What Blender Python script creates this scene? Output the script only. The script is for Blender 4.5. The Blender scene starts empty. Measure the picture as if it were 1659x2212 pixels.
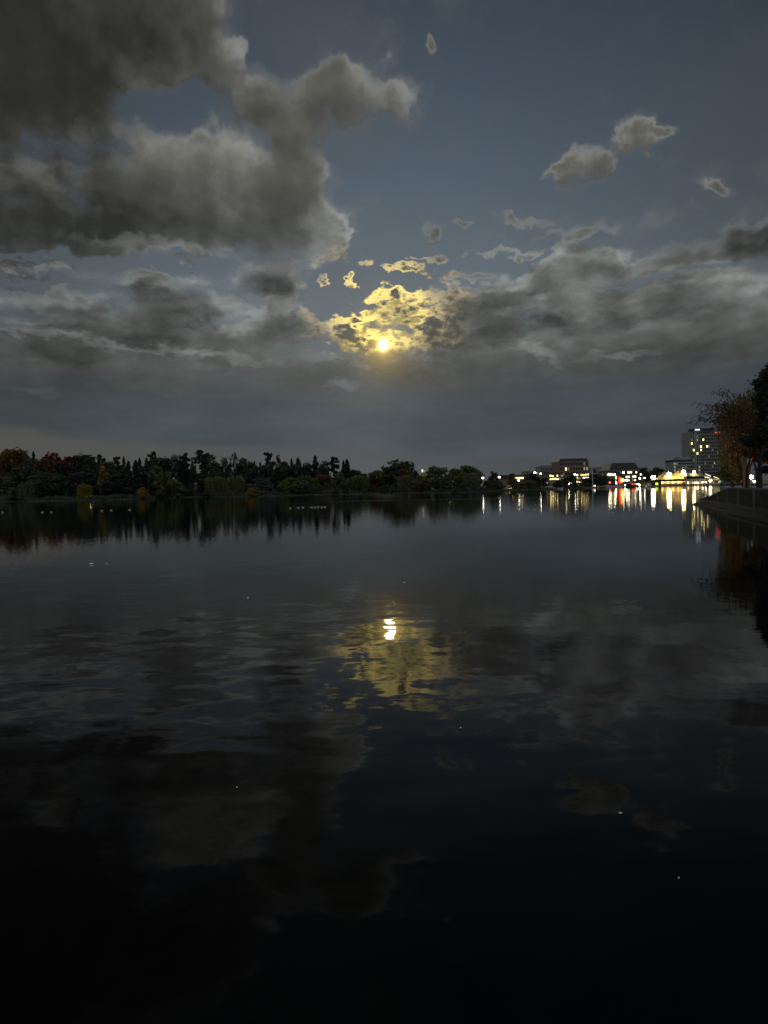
import bpy, bmesh, math, random
from mathutils import Vector, Matrix

S = bpy.context.scene
COL = S.collection
R = math.radians

# ------------------------------------------------------------------ camera
CAM_H = 2.2
FPX, CX, CY = 1597.0, 829.5, 1106.0          # photograph measured on a 1659 x 2212 grid
PITCH, ROLL = R(-1.83), R(1.29)
FWD = Vector((0, math.cos(PITCH), math.sin(PITCH)))
UP0 = Vector((0, -math.sin(PITCH), math.cos(PITCH)))
R0 = Vector((1, 0, 0))
RGT = math.cos(ROLL) * R0 - math.sin(ROLL) * UP0
UPV = math.sin(ROLL) * R0 + math.cos(ROLL) * UP0
cam_d = bpy.data.cameras.new('camera'); cam = bpy.data.objects.new('camera', cam_d); COL.objects.link(cam)
cam_d.sensor_fit = 'VERTICAL'; cam_d.sensor_height = 36.0; cam_d.lens = 36.0 * FPX / 2212.0
cam_d.clip_start = 0.05; cam_d.clip_end = 20000
M = Matrix.Identity(4)
for i in range(3):
    M[i][0], M[i][1], M[i][2] = RGT[i], UPV[i], -FWD[i]
M.translation = Vector((0, 0, CAM_H))
cam.matrix_world = M
S.camera = cam

def ray(px, py):
    return (RGT * ((px - CX) / FPX) + UPV * (-(py - CY) / FPX) + FWD).normalized()
def azel(px, py):
    d = ray(px, py)
    return math.atan2(d.x, d.y), math.asin(d.z)

# ------------------------------------------------------------------ view, sampling
S.view_settings.view_transform = 'Standard'
S.view_settings.look = 'None'
S.view_settings.exposure = 0.0
S.view_settings.gamma = 1.0
S.view_settings.use_curve_mapping = False
S.render.engine = 'CYCLES'
S.cycles.use_denoising = True
S.cycles.max_bounces = 6
S.cycles.diffuse_bounces = 2
S.cycles.glossy_bounces = 3
S.cycles.transmission_bounces = 2
S.cycles.sample_clamp_indirect = 8.0
S.cycles.use_light_tree = True

# ------------------------------------------------------------------ sky
MOON_PX = (828, 745)
MAZ, MEL = azel(*MOON_PX)

def lin(*rgb):
    return tuple(((c / 255 / 12.92) if c / 255 <= 0.04045 else ((c / 255 + 0.055) / 1.055) ** 2.4) for c in rgb) + (1.0,)

W = bpy.data.worlds.new('World'); S.world = W; W.use_nodes = True
W.cycles.sampling_method = 'MANUAL'; W.cycles.sample_map_resolution = 256
NT = W.node_tree; NT.nodes.clear()

def node(t, **kw):
    n = NT.nodes.new(t)
    for k, v in kw.items(): setattr(n, k, v)
    return n
def link(a, b): NT.links.new(a, b)
def setin(n, i, v):
    if hasattr(v, 'is_output'): link(v, n.inputs[i])
    elif v is not None: n.inputs[i].default_value = v
def mth(op, a, b=None, c=None, clamp=False):
    n = node('ShaderNodeMath', operation=op, use_clamp=clamp)
    setin(n, 0, a); setin(n, 1, b); setin(n, 2, c)
    return n.outputs[0]
def vmth(op, a, b=None, c=None):
    n = node('ShaderNodeVectorMath', operation=op)
    setin(n, 0, a); setin(n, 1, b)
    if c is not None: setin(n, 2, c)
    return n
def smooth(x, a, b, lo=0.0, hi=1.0):
    n = node('ShaderNodeMapRange', interpolation_type='SMOOTHSTEP', clamp=True)
    setin(n, 0, x); setin(n, 1, a); setin(n, 2, b); setin(n, 3, lo); setin(n, 4, hi)
    return n.outputs[0]
def lrange(x, a, b, lo, hi):
    n = node('ShaderNodeMapRange', clamp=True)
    setin(n, 0, x); setin(n, 1, a); setin(n, 2, b); setin(n, 3, lo); setin(n, 4, hi)
    return n.outputs[0]
def noise(vec, scale, detail, rough=0.55, color=False, dist=0.0):
    n = node('ShaderNodeTexNoise', noise_dimensions='2D')
    setin(n, 'Vector', vec); n.inputs['Scale'].default_value = scale
    n.inputs['Detail'].default_value = detail; n.inputs['Roughness'].default_value = rough
    n.inputs['Distortion'].default_value = dist
    return n.outputs['Color' if color else 'Fac']
def mixc(f, a, b, blend='MIX'):
    n = node('ShaderNodeMix', data_type='RGBA', blend_type=blend)
    setin(n, 0, f); setin(n, 6, a); setin(n, 7, b)
    return n.outputs[2]
def ramp(x, stops):
    n = node('ShaderNodeValToRGB'); setin(n, 0, x)
    e = n.color_ramp.elements
    while len(e) < len(stops): e.new(0.5)
    for k, (p, c) in zip(e, stops): k.position = p; k.color = c
    return n.outputs[0]

tc = node('ShaderNodeTexCoord')
sep = node('ShaderNodeSeparateXYZ'); link(tc.outputs['Generated'], sep.inputs[0])
az = mth('ARCTAN2', sep.outputs[0], sep.outputs[1])
el = mth('ARCSINE', sep.outputs[2])
K = FPX / 100.0                                # one unit = 100 px of the 1659-wide photograph
u = mth('MULTIPLY', az, K); v = mth('MULTIPLY', el, K)
cmb = node('ShaderNodeCombineXYZ'); link(u, cmb.inputs[0]); link(v, cmb.inputs[1])
UV = cmb.outputs[0]
# flatten cloud shapes towards the horizon: v' grows faster when low
vs = mth('MULTIPLY', mth('LOGARITHM', mth('ADD', mth('MAXIMUM', v, 0.0), 1.6), math.e), 8.5)
cmb2 = node('ShaderNodeCombineXYZ'); link(u, cmb2.inputs[0]); link(vs, cmb2.inputs[1])
UVN = cmb2.outputs[0]
# domain warp that breaks up the cloud outlines
w1 = vmth('MULTIPLY', vmth('SUBTRACT', noise(UVN, 0.55, 5, 0.6, True), (0.5, 0.5, 0.5)).outputs[0], (1.5, 1.0, 0)).outputs[0]
w2 = vmth('MULTIPLY', vmth('SUBTRACT', noise(UVN, 2.6, 4, 0.6, True), (0.5, 0.5, 0.5)).outputs[0], (0.36, 0.26, 0)).outputs[0]
WUV = vmth('ADD', vmth('ADD', UV, w1).outputs[0], w2).outputs[0]

def blobs(start, items, vec):
    acc = start
    for (px, py, rx, ry, s, *rot) in items:
        a, e = azel(px, py)
        m = node('ShaderNodeMapping', vector_type='TEXTURE')
        link(vec, m.inputs[0])
        m.inputs[1].default_value = (a * K, e * K, 0)
        m.inputs[2].default_value = (0, 0, R(rot[0]) if rot else 0)
        m.inputs[3].default_value = (rx / 100.0, ry / 100.0, 1)
        g = node('ShaderNodeTexGradient', gradient_type='SPHERICAL'); link(m.outputs[0], g.inputs[0])
        acc = mth('MULTIPLY_ADD', g.outputs[1], s, acc)
    return acc

ma, me = MAZ * K, MEL * K
moonv = vmth('SUBTRACT', UV, (ma, me, 0)).outputs[0]
md = vmth('LENGTH', moonv).outputs['Value']
DENS = [
 # clear holes (negative)
 (1250, 150, 520, 430, -0.9), (880, 390, 190, 130, -0.8), (960, 470, 130, 110, -0.6), (660, 20, 170, 110, -0.9),
 (340, 235, 165, 66, -1.9), (560, 302, 60, 26, -.8), (700, 318, 60, 40, -1.0), (160, 320, 60, 30, -.8), (600, 120, 60, 50, -.6), (240, 330, 60, 30, -.5), (250, 215, 60, 60, -.6), (430, 225, 60, 40, -.6), (90, 322, 120, 36, -1.7), (730, 600, 50, 70, -0.7), (840, 530, 170, 50, -0.7), (420, 560, 150, 28, -1.3),
 (170, 572, 190, 20, -1.0), (760, 400, 50, 130, -0.5), (610, 100, 60, 50, -0.7), (1600, 330, 200, 150, -.5), (30, 600, 150, 16, -1.0), (760, 330, 70, 50, -.8),
 (1480, 590, 120, 14, -.7), (1350, 605, 70, 14, -.9), (1080, 575, 60, 24, -.6),
 # dark mass, upper left
 (-20, 70, 470, 340, 2.6), (230, 20, 320, 160, 1.8), (400, 10, 110, 60, 1.3), (90, 240, 140, 90, 1.0), (270, 130, 120, 90, .8), (180, 285, 60, 40, .8),
 # fringe and ridge of puffs running right
 (350, 170, 80, 40, 0.8), (505, 108, 60, 36, 1.5), (440, 150, 110, 55, 1.2), (570, 205, 130, 60, 1.4), (740, 195, 130, 66, 1.9), (870, 215, 75, 50, 1.9),
 (690, 160, 70, 45, 1.0), (640, 275, 80, 60, 1.5), (545, 245, 100, 40, 0.9), (620, 330, 90, 50, 1.2), (535, 75, 18, 18, 1.0), (845, 130, 22, 22, .8),
 # big cumulus on the left
 (470, 365, 230, 85, 2.0), (330, 455, 400, 110, 2.2), (610, 430, 150, 120, 1.6), (130, 500, 300, 70, 1.6), (680, 380, 70, 70, 1.3),
 (0, 440, 170, 80, 1.2), (330, 500, 330, 42, 1.2), (130, 360, 120, 45, 1.2), (110, 410, 80, 40, .8),
 (720, 480, 66, 46, 1.6), (735, 530, 66, 46, 1.6), (700, 560, 50, 30, .8), (590, 600, 96, 56, 2.2), (480, 580, 60, 60, -.7), (600, 672, 80, 14, -.5), (690, 620, 24, 50, -.6),
 (60, 582, 110, 18, 1.9), (410, 560, 50, 10, 1.6), (150, 545, 120, 22, 1.0),
 # grey field lower left
 (130, 690, 300, 80, 1.2), (390, 655, 150, 56, 1.5), (300, 612, 70, 22, 1.2), (280, 745, 420, 50, 1.3), (620, 710, 120, 50, 1.6), (510, 690, 110, 60, .3), (60, 655, 160, 40, .7), (480, 745, 220, 40, .9),
 (740, 712, 60, 36, 1.7), (600, 668, 140, 24, 1.0),
 # low stratus deck
 (830, 900, 2200, 140, 3.0), (830, 830, 2600, 80, 1.8), (400, 850, 1200, 110, 1.2), (1300, 850, 1100, 130, 1.6),
 # right hand field
 (1010, 665, 130, 50, 1.8), (1180, 670, 270, 75, 1.2), (1440, 645, 260, 90, 1.5), (1100, 700, 200, 50, .7), (1580, 520, 190, 42, 2.0), (1350, 565, 170, 40, 1.4), (1250, 560, 110, 30, 1.0),
 (1620, 660, 200, 80, .9), (1150, 600, 130, 36, 1.0), (1020, 735, 200, 40, 1.8), (1300, 740, 420, 56, 1.8),
 (1280, 480, 260, 40, 0.3), (1130, 470, 120, 20, 1.0), (1450, 470, 160, 30, .2),
 # small cumuli on the right
 (1265, 352, 78, 50, 3.2), (1212, 358, 46, 13, 2.0), (1372, 290, 48, 54, 3.2), (1425, 280, 40, 18, 2.4, -20), (1555, 407, 45, 20, 2.2), (1400, 345, 20, 12, 1.5),
 (1250, 505, 260, 26, .3), (942, 118, 22, 24, 2.6), (922, 508, 30, 34, 2.8), (985, 493, 28, 9, 2.6), (1290, 500, 50, 14, 1.6), (1110, 545, 55, 12, 1.6), (1230, 515, 40, 16, 1.6), (1050, 550, 24, 9, 1.6),
 # broken clouds around the moon
 (830, 660, 170, 130, -.62), (756, 700, 36, 34, 1.2),
 (830, 625, 70, 14, 1.6), (830, 672, 80, 14, 1.6), (905, 640, 40, 20, 1.4), (800, 570, 26, 9, 1.8), (715, 605, 40, 10, 1.4), (905, 560, 60, 8, 1.4), (1010, 600, 50, 14, 1.2), (870, 660, 40, 30, 1.2),
 (1170, 500, 200, 16, .9), (1010, 545, 30, 8, 1.6), (1075, 540, 40, 8, 1.7), (1140, 548, 40, 9, 1.5), (1210, 540, 50, 14, 1.6), (1120, 470, 110, 12, 1.0, -8), (1400, 440, 200, 60, -.5),
 (830, 645, 76, 22, 2.4), (885, 583, 62, 14, 2.4), (765, 603, 16, 18, 2.4), (950, 560, 34, 13, 2.0), (735, 695, 56, 20, 1.7), (850, 690, 76, 30, 2.0),
 (920, 715, 56, 20, 1.9), (800, 738, 76, 24, 2.0), (770, 710, 40, 30, 2.0), (715, 605, 26, 8, 1.8), (690, 715, 30, 12, 1.2),
]
LUM = [
 # bright tops and rims
 (440, 322, 150, 36, 0.5), (515, 305, 60, 32, 0.35), (450, 360, 200, 60, .25), (1265, 335, 80, 40, 0.2), (760, 180, 180, 50, 0.3), (890, 215, 70, 50, 0.3), (730, 500, 80, 80, 0.55), (690, 570, 70, 50, .4),
 (505, 105, 70, 34, 0.4), (1375, 275, 50, 50, 0.15), (330, 170, 90, 40, .3), (640, 280, 70, 50, .2), (710, 390, 60, 60, .35), (170, 290, 50, 40, .3),
 (1215, 590, 34, 60, 0.55, 10), (1250, 640, 50, 40, .35), (1340, 555, 130, 20, 0.5), (1150, 765, 64, 16, 0.75, -12), (740, 826, 60, 12, 0.6), (1330, 772, 110, 9, 0.5),
 (130, 728, 220, 11, 0.45, -6), (430, 768, 220, 10, 0.55, -6), (500, 690, 50, 44, 0.55), (70, 840, 60, 14, 0.35), (1600, 630, 110, 40, 0.45), (490, 600, 26, 40, .45), (640, 660, 90, 16, .35),
 (350, 540, 250, 14, .5, -3), (180, 590, 140, 16, .3), (1270, 690, 50, 36, .5), (1400, 700, 120, 18, .3), (1170, 655, 34, 12, .5), (100, 645, 160, 20, .3), (300, 596, 60, 10, .4), (430, 605, 80, 14, .35), (1100, 545, 120, 24, .4), (1640, 625, 40, 16, .4),
 (210, 640, 26, 10, .4), (530, 660, 60, 24, .3), (100, 400, 30, 70, .3, 40), (1000, 620, 60, 14, .35), (1090, 590, 50, 20, .4),
 (250, 640, 60, 16, .3, -20), (160, 655, 50, 12, .3), (400, 600, 60, 14, .3, -15), (470, 640, 26, 40, .35, 20), (60, 690, 60, 14, .25), (700, 470, 60, 40, .3), (770, 505, 24, 30, .4), (560, 640, 60, 12, .3), (680, 630, 16, 40, .35), (600, 670, 60, 10, .3),
 (1010, 630, 110, 12, .35, -6), (1110, 620, 40, 14, .4, 30), (1180, 560, 50, 20, .4), (1300, 610, 60, 20, .4), (1450, 600, 90, 16, .25), (1560, 600, 90, 16, .3), (1370, 660, 60, 20, .3), (900, 640, 30, 20, .3), (1100, 675, 30, 12, .35),
 # dark cores
 (600, 210, 60, 50, -.12), (420, 430, 300, 60, -.12), (210, 660, 70, 24, -.3), (350, 690, 160, 20, -.25), (450, 690, 50, 16, -.25), (40, 720, 120, 30, -.2), (1100, 650, 90, 20, -.2), (1210, 700, 120, 24, -.25), (1350, 690, 50, 30, -.2), (1500, 680, 120, 30, -.2), (1330, 625, 40, 20, -.2), (1050, 705, 120, 20, -.2),
 (-50, 90, 500, 360, -0.5), (700, 130, 500, 300, -.08), (330, 60, 160, 110, -.2), (-250, 550, 560, 900, -0.32), (1620, 520, 220, 60, -0.5), (590, 605, 90, 46, -0.5), (330, 490, 380, 50, -0.34), (90, 500, 200, 50, -.25), (600, 440, 80, 60, -.05), (150, 350, 80, 40, -.2),
 (400, 655, 120, 34, -0.32), (300, 618, 50, 14, -.35), (330, 725, 240, 30, -.32), (620, 710, 100, 34, -0.35), (1000, 665, 110, 34, -0.28), (1150, 720, 300, 26, -.25), (770, 712, 30, 22, -.4), (1060, 750, 120, 12, .1), (150, 760, 200, 24, -.2),
 (1500, 760, 300, 40, -.22), (860, 795, 300, 26, -.08), (1450, 900, 500, 160, -.1), (60, 584, 100, 12, -.4), (1420, 640, 100, 40, -.15), (560, 250, 70, 40, -.15),
]

# the cloud density field as a node group, so that it can be sampled at several places for its shading
CENTRE = (ma + 0.1, me + 0.9, 0)
def density_group():
    global NT
    world_nt = NT
    g = bpy.data.node_groups.new('cloud_density', 'ShaderNodeTree')
    g.interface.new_socket('Vector', in_out='INPUT', socket_type='NodeSocketVector')
    g.interface.new_socket('Density', in_out='OUTPUT', socket_type='NodeSocketFloat')
    NT = g
    gi = node('NodeGroupInput'); go = node('NodeGroupOutput')
    P = gi.outputs[0]
    sp = node('ShaderNodeSeparateXYZ'); link(P, sp.inputs[0])
    vs_ = mth('MULTIPLY', mth('LOGARITHM', mth('ADD', mth('MAXIMUM', sp.outputs[1], 0.0), 1.6), math.e), 8.5)
    cb_ = node('ShaderNodeCombineXYZ'); link(sp.outputs[0], cb_.inputs[0]); link(vs_, cb_.inputs[1])
    Q = cb_.outputs[0]
    a1 = vmth('MULTIPLY', vmth('SUBTRACT', noise(Q, 0.6, 4, 0.55, True), (0.5, 0.5, 0.5)).outputs[0], (1.25, 0.9, 0)).outputs[0]
    a2 = vmth('MULTIPLY', vmth('SUBTRACT', noise(Q, 3.0, 3, 0.55, True), (0.5, 0.5, 0.5)).outputs[0], (0.36, 0.28, 0)).outputs[0]
    wp = vmth('ADD', a1, a2).outputs[0]
    WP = vmth('ADD', P, wp).outputs[0]
    d = blobs(-0.22, DENS, WP)
    # soft saturation
    pos_ = mth('MAXIMUM', d, 0.0)
    sat = mth('MULTIPLY', mth('SUBTRACT', 1.0, mth('POWER', 2.718, mth('MULTIPLY', pos_, -1.25))), 1.15)
    d = mth('ADD', sat, mth('MAXIMUM', mth('MINIMUM', d, 0.0), -0.9))
    d = mth('MULTIPLY_ADD', mth('SUBTRACT', noise(Q, 0.5, 5, 0.52), 0.5), 1.3, d)
    d = mth('MULTIPLY_ADD', mth('SUBTRACT', noise(Q, 1.7, 6, 0.55), 0.5), 0.95, d)
    # cauliflower lobes
    WQ = vmth('ADD', Q, a2).outputs[0]
    for sc_, am in ((0.95, 0.42), (2.3, 0.24)):
        vo = node('ShaderNodeTexVoronoi', voronoi_dimensions='2D', feature='SMOOTH_F1'); link(WQ, vo.inputs['Vector'])
        vo.inputs['Scale'].default_value = sc_; vo.inputs['Smoothness'].default_value = 0.35
        d = mth('MULTIPLY_ADD', mth('SUBTRACT', 0.42, vo.outputs['Distance']), am, d)
    # finer, looser cloud just above the moon
    th = smooth(vmth('LENGTH', vmth('SUBTRACT', P, CENTRE).outputs[0]).outputs['Value'], 2.4, 0.9)
    d = mth('MULTIPLY_ADD', mth('MULTIPLY', mth('SUBTRACT', noise(vmth('MULTIPLY', P, (1, 1.8, 1)).outputs[0], 4.0, 5, 0.62), 0.5), th), 2.2, d)
    link(d, go.inputs[0])
    NT = world_nt
    return g
GRP = density_group()
def dens(vec):
    n = node('ShaderNodeGroup'); n.node_tree = GRP; setin(n, 0, vec); return n.outputs[0]
D = dens(UV)
upo = mth('MULTIPLY_ADD', v, 0.022, 0.16)
cu = node('ShaderNodeCombineXYZ'); link(upo, cu.inputs[1])
Dup = dens(vmth('ADD', UV, cu.outputs[0]).outputs[0])
soft = lrange(noise(UVN, 0.45, 3, 0.5), 0.36, 0.64, 0.5, 1.2)
alpha = smooth(D, -0.12, soft)
wisp = mth('MULTIPLY', smooth(D, -0.95, 0.7), lrange(noise(vmth('MULTIPLY', UV, (0.8, 1.3, 1)).outputs[0], 1.1, 6, 0.6), 0.38, 0.62, 0.1, 0.75))
alpha = mth('MAXIMUM', alpha, wisp)

clear = ramp(lrange(v, 0, 12, 0, 1), [(0.0, lin(86, 92, 96)), (0.3, lin(100, 109, 116)), (0.5, lin(81, 93, 104)), (0.8, lin(57, 69, 81)), (1.0, lin(49, 60, 72))])
dim = lrange(vmth('LENGTH', vmth('MULTIPLY', moonv, (1.0, 0.7, 0)).outputs[0]).outputs['Value'], 2.5, 11.0, 1.06, 0.46)
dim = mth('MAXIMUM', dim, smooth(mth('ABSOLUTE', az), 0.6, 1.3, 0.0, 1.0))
veil = mth('MULTIPLY', smooth(noise(vmth('MULTIPLY', UV, (0.3, 0.5, 1)).outputs[0], 0.6, 5, 0.5), 0.42, 0.75), 0.4)
clear = vmth('MULTIPLY', mixc(veil, clear, lin(88, 88, 93)), dim).outputs[0]

thick = smooth(D, 0.2, 1.5)
body = ramp(thick, [(0.0, lin(94, 96, 95)), (0.3, lin(93, 93, 89)), (0.65, lin(79, 79, 75)), (1.0, lin(70, 70, 66))])
lum = blobs(1.0, LUM, WUV); lum0 = lum
lum = mth('MULTIPLY_ADD', mth('SUBTRACT', lum, 1.0), 1.5, 1.0)
lit = mth('MULTIPLY', mth('SUBTRACT', D, Dup), 0.85)
lit = mth('MULTIPLY', mth('MAXIMUM', mth('MINIMUM', lit, 0.45), -0.3), lrange(v, 0.8, 3.0, 0.3, 1.0))
lit = mth('MULTIPLY', lit, smooth(D, -0.1, 0.6, 0.25, 1.0))
lit = mth('MULTIPLY', lit, mth('SUBTRACT', 1.0, mth('MULTIPLY', thick, 0.55)))
det = noise(WUV, 1.1, 5, 0.52)
lum = mth('MULTIPLY', mth('ADD', lum, lit), lrange(det, 0.3, 0.7, 0.92, 1.08))
lum = mth('MULTIPLY', mth('MAXIMUM', lum, 0.36), 1.12)
body = vmth('MULTIPLY', body, lum).outputs[0]
lowc = smooth(v, 6.5, 4.5)
body = vmth('MULTIPLY', body, mixc(lowc, (1, 1, 1, 1), (1.06, 1.13, 1.19, 1))).outputs[0]

# moonlight coming through thin broken cloud: warm, strong near the moon only
mv = vmth('MULTIPLY', vmth('SUBTRACT', WUV, (ma + 0.05, me + 0.5, 0)).outputs[0], (0.66, 0.74, 0)).outputs[0]
gr = vmth('LENGTH', mv).outputs['Value']
gold = smooth(gr, 1.4, 0.5)
thinness = mth('MULTIPLY', smooth(D, -0.05, 0.22), smooth(D, 1.25, 0.45))
above = smooth(mth('SUBTRACT', v, mth('MULTIPLY_ADD', mth('SUBTRACT', noise(UV, 2.5, 5, 0.6), 0.5), 0.4, me)), -0.2, 0.0)
gold = mth('MULTIPLY', mth('MULTIPLY', gold, above), thinness)
goldc = mixc(smooth(gr, 1.15, 0.4), lin(204, 180, 130), lin(252, 224, 124))
goldl = lrange(mth('ADD', mth('MULTIPLY', lit, 1.2), mth('MULTIPLY_ADD', mth('SUBTRACT', noise(vmth('MULTIPLY', UV, (1, 1.6, 1)).outputs[0], 5.0, 5, 0.65), 0.5), 1.3, 0.5)), 0.2, 0.8, 0.55, 1.65)
body = mixc(gold, body, vmth('MULTIPLY', goldc, goldl).outputs[0])

col = mixc(alpha, clear, body)
lowt = smooth(mth('MULTIPLY_ADD', mth('SUBTRACT', noise(UVN, 0.5, 4, 0.5), 0.5), 1.2, v), 2.75, 1.7)
deck = ramp(lrange(u, -8, 8, 0, 1), [(0, lin(67, 73, 75)), (0.5, lin(77, 85, 91)), (1, lin(60, 67, 74))])
dn = lrange(noise(vmth('MULTIPLY', UV, (0.35, 1.6, 1)).outputs[0], 0.75, 6, 0.58), 0.3, 0.7, 0.8, 1.2)
dn = mth('MULTIPLY', dn, mth('MAXIMUM', mth('MULTIPLY_ADD', mth('SUBTRACT', lum0, 1.0), 0.6, 1.0), 0.7))
deck = vmth('MULTIPLY', deck, dn).outputs[0]
col = mixc(mth('MULTIPLY', lowt, 0.93), col, deck)
edge = mth('ADD', lrange(u, -8.5, 8.5, 1.4, 0.3), mth('MULTIPLY', mth('SUBTRACT', noise(UVN, 0.3, 3, 0.5), 0.5), 0.6))
strip = smooth(mth('SUBTRACT', edge, v), -0.06, 0.14)
stripc = ramp(lrange(u, -8, 8, 0, 1), [(0, lin(86, 85, 81)), (0.5, lin(84, 86, 87)), (1, lin(68, 71, 74))])
col = mixc(mth('MULTIPLY', strip, lrange(u, -6, 6, 0.8, 0.35)), col, stripc)
# aureole round the moon
aur = mth('POWER', 2.718, mth('MULTIPLY', md, -4.2))
col = vmth('ADD', col, vmth('MULTIPLY', (0.8, 0.52, 0.07), aur).outputs[0]).outputs[0]
aur3 = mth('POWER', 2.718, mth('MULTIPLY', mth('MULTIPLY', md, md), -80.0))
col = vmth('ADD', col, vmth('MULTIPLY', (2.6, 1.9, 0.55), aur3).outputs[0]).outputs[0]
aur2 = mth('POWER', 2.718, mth('MULTIPLY', md, -0.75))
col = vmth('ADD', col, vmth('MULTIPLY', (0.035, 0.03, 0.018), aur2).outputs[0]).outputs[0]

# dusk: unseen sky behind and overhead is raised to front-light the far trees
dusk_boost = mth('MULTIPLY', smooth(mth('ABSOLUTE', az), 0.6, 2.4, 1.0, 3.4), smooth(v, 11.0, 20.0, 1.0, 1.6))
colv = col; col = vmth('SCALE', colv); dsk = col; link(dusk_boost, col.inputs[3]); col = col.outputs[0]
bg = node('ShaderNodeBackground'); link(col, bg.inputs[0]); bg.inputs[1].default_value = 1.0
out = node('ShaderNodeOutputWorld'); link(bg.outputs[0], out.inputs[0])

# ------------------------------------------------------------------ moonlight
sd = bpy.data.lights.new('moonlight', 'SUN'); sd.energy = 0.9; sd.angle = R(0.5); sd.color = (1.0, 0.9, 0.68); sd.specular_factor = 0.0
so = bpy.data.objects.new('moonlight', sd); COL.objects.link(so)
so.rotation_euler = ray(*MOON_PX).to_track_quat('Z', 'Y').to_euler()

# ------------------------------------------------------------------ helpers
rnd = random.Random(11)
def at(sx, sy, Y):
    """point on the sight line of photograph pixel (sx, sy) (3024 wide) at depth Y"""
    d = ray(sx * 1659 / 3024, sy * 1659 / 3024)
    return Vector((0, 0, CAM_H)) + d * (Y / d.y)
def on_z(sx, sy, z):
    d = ray(sx * 1659 / 3024, sy * 1659 / 3024)
    return Vector((0, 0, CAM_H)) + d * ((z - CAM_H) / d.z)

def mat(name, base, rough=0.8, emit=None, estr=0.0, metal=0.0, var=0.0, bump=None, per_island=False, spec=0.3):
    m = bpy.data.materials.new(name); m.use_nodes = True
    t = m.node_tree; b = t.nodes['Principled BSDF']
    b.inputs['Base Color'].default_value = (*base, 1); b.inputs['Roughness'].default_value = rough
    b.inputs['Metallic'].default_value = metal; b.inputs['Specular IOR Level'].default_value = spec
    if emit:
        b.inputs['Emission Color'].default_value = (*emit, 1); b.inputs['Emission Strength'].default_value = estr
    if var:
        if per_island:
            src = t.nodes.new('ShaderNodeNewGeometry').outputs['Random Per Island']
        else:
            n = t.nodes.new('ShaderNodeTexNoise'); n.inputs['Scale'].default_value = bump or 0.5; n.inputs['Detail'].default_value = 6
            c = t.nodes.new('ShaderNodeTexCoord'); t.links.new(c.outputs['Object'], n.inputs['Vector']); src = n.outputs['Fac']
        mr = t.nodes.new('ShaderNodeMapRange'); t.links.new(src, mr.inputs[0])
        if not per_island: mr.inputs[1].default_value = 0.3; mr.inputs[2].default_value = 0.7
        mr.inputs[3].default_value = 1 - var; mr.inputs[4].default_value = 1 + var
        vm = t.nodes.new('ShaderNodeVectorMath'); vm.operation = 'MULTIPLY'
        vm.inputs[0].default_value = base; t.links.new(mr.outputs[0], vm.inputs[1])
        t.links.new(vm.outputs[0], b.inputs['Base Color'])
    return m

class MB:
    """collects geometry and links it as one mesh object"""
    def __init__(s): s.v = []; s.f = []
    def face(s, *pts):
        i = len(s.v); s.v += [tuple(p) for p in pts]; s.f.append(tuple(range(i, i + len(pts))))
    def box(s, x0, x1, y0, y1, z0, z1):
        i = len(s.v)
        s.v += [(x0, y0, z0), (x1, y0, z0), (x1, y1, z0), (x0, y1, z0), (x0, y0, z1), (x1, y0, z1), (x1, y1, z1), (x0, y1, z1)]
        s.f += [tuple(i + k for k in q) for q in ((0, 3, 2, 1), (4, 5, 6, 7), (0, 1, 5, 4), (1, 2, 6, 5), (2, 3, 7, 6), (3, 0, 4, 7))]
        return s
    def frustum(s, x0, x1, y0, y1, z0, z1, ix, iy):
        i = len(s.v)
        s.v += [(x0, y0, z0), (x1, y0, z0), (x1, y1, z0), (x0, y1, z0), (x0 + ix, y0 + iy, z1), (x1 - ix, y0 + iy, z1), (x1 - ix, y1 - iy, z1), (x0 + ix, y1 - iy, z1)]
        s.f += [tuple(i + k for k in q) for q in ((0, 3, 2, 1), (4, 5, 6, 7), (0, 1, 5, 4), (1, 2, 6, 5), (2, 3, 7, 6), (3, 0, 4, 7))]
        return s
    def tube(s, pts, rad, n=6):
        pts = [Vector(p) for p in pts]; rings = []
        for k, p in enumerate(pts):
            r = rad[k] if isinstance(rad, (list, tuple)) else rad
            d = (pts[min(k + 1, len(pts) - 1)] - pts[max(k - 1, 0)]).normalized()
            a = d.orthogonal().normalized() if abs(d.z) < 0.99 else Vector((1, 0, 0)); a = (a - d * a.dot(d)).normalized(); b = d.cross(a)
            i = len(s.v); rings.append(i)
            s.v += [tuple(p + (a * math.cos(2 * math.pi * q / n) + b * math.sin(2 * math.pi * q / n)) * r) for q in range(n)]
        for i, j in zip(rings, rings[1:]):
            s.f += [(i + q, i + (q + 1) % n, j + (q + 1) % n, j + q) for q in range(n)]
        s.f.append(tuple(rings[0] + q for q in reversed(range(n)))); s.f.append(tuple(rings[-1] + q for q in range(n)))
        return s
    def ball(s, c, r, sz=1.0, n=10, m=7):
        rings = []; c = Vector(c)
        for k in range(m + 1):
            t = math.pi * k / m; i = len(s.v); rings.append(i)
            s.v += [(c.x + r * math.sin(t) * math.cos(2 * math.pi * q / n), c.y + r * math.sin(t) * math.sin(2 * math.pi * q / n), c.z - r * sz * math.cos(t)) for q in range(n)]
        for i, j in zip(rings, rings[1:]):
            s.f += [(i + q, i + (q + 1) % n, j + (q + 1) % n, j + q) for q in range(n)]
        return s
    def mesh(s, name, m=None, smooth=False):
        me = bpy.data.meshes.new(name); me.from_pydata(s.v, [], s.f); me.update()
        if smooth: me.polygons.foreach_set('use_smooth', [True] * len(me.polygons))
        if m: me.materials.append(m)
        return me
    def build(s, name, m, parent=None, loc=None, smooth=False):
        return put(name, s.mesh(name, m, smooth), parent, loc)

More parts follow.
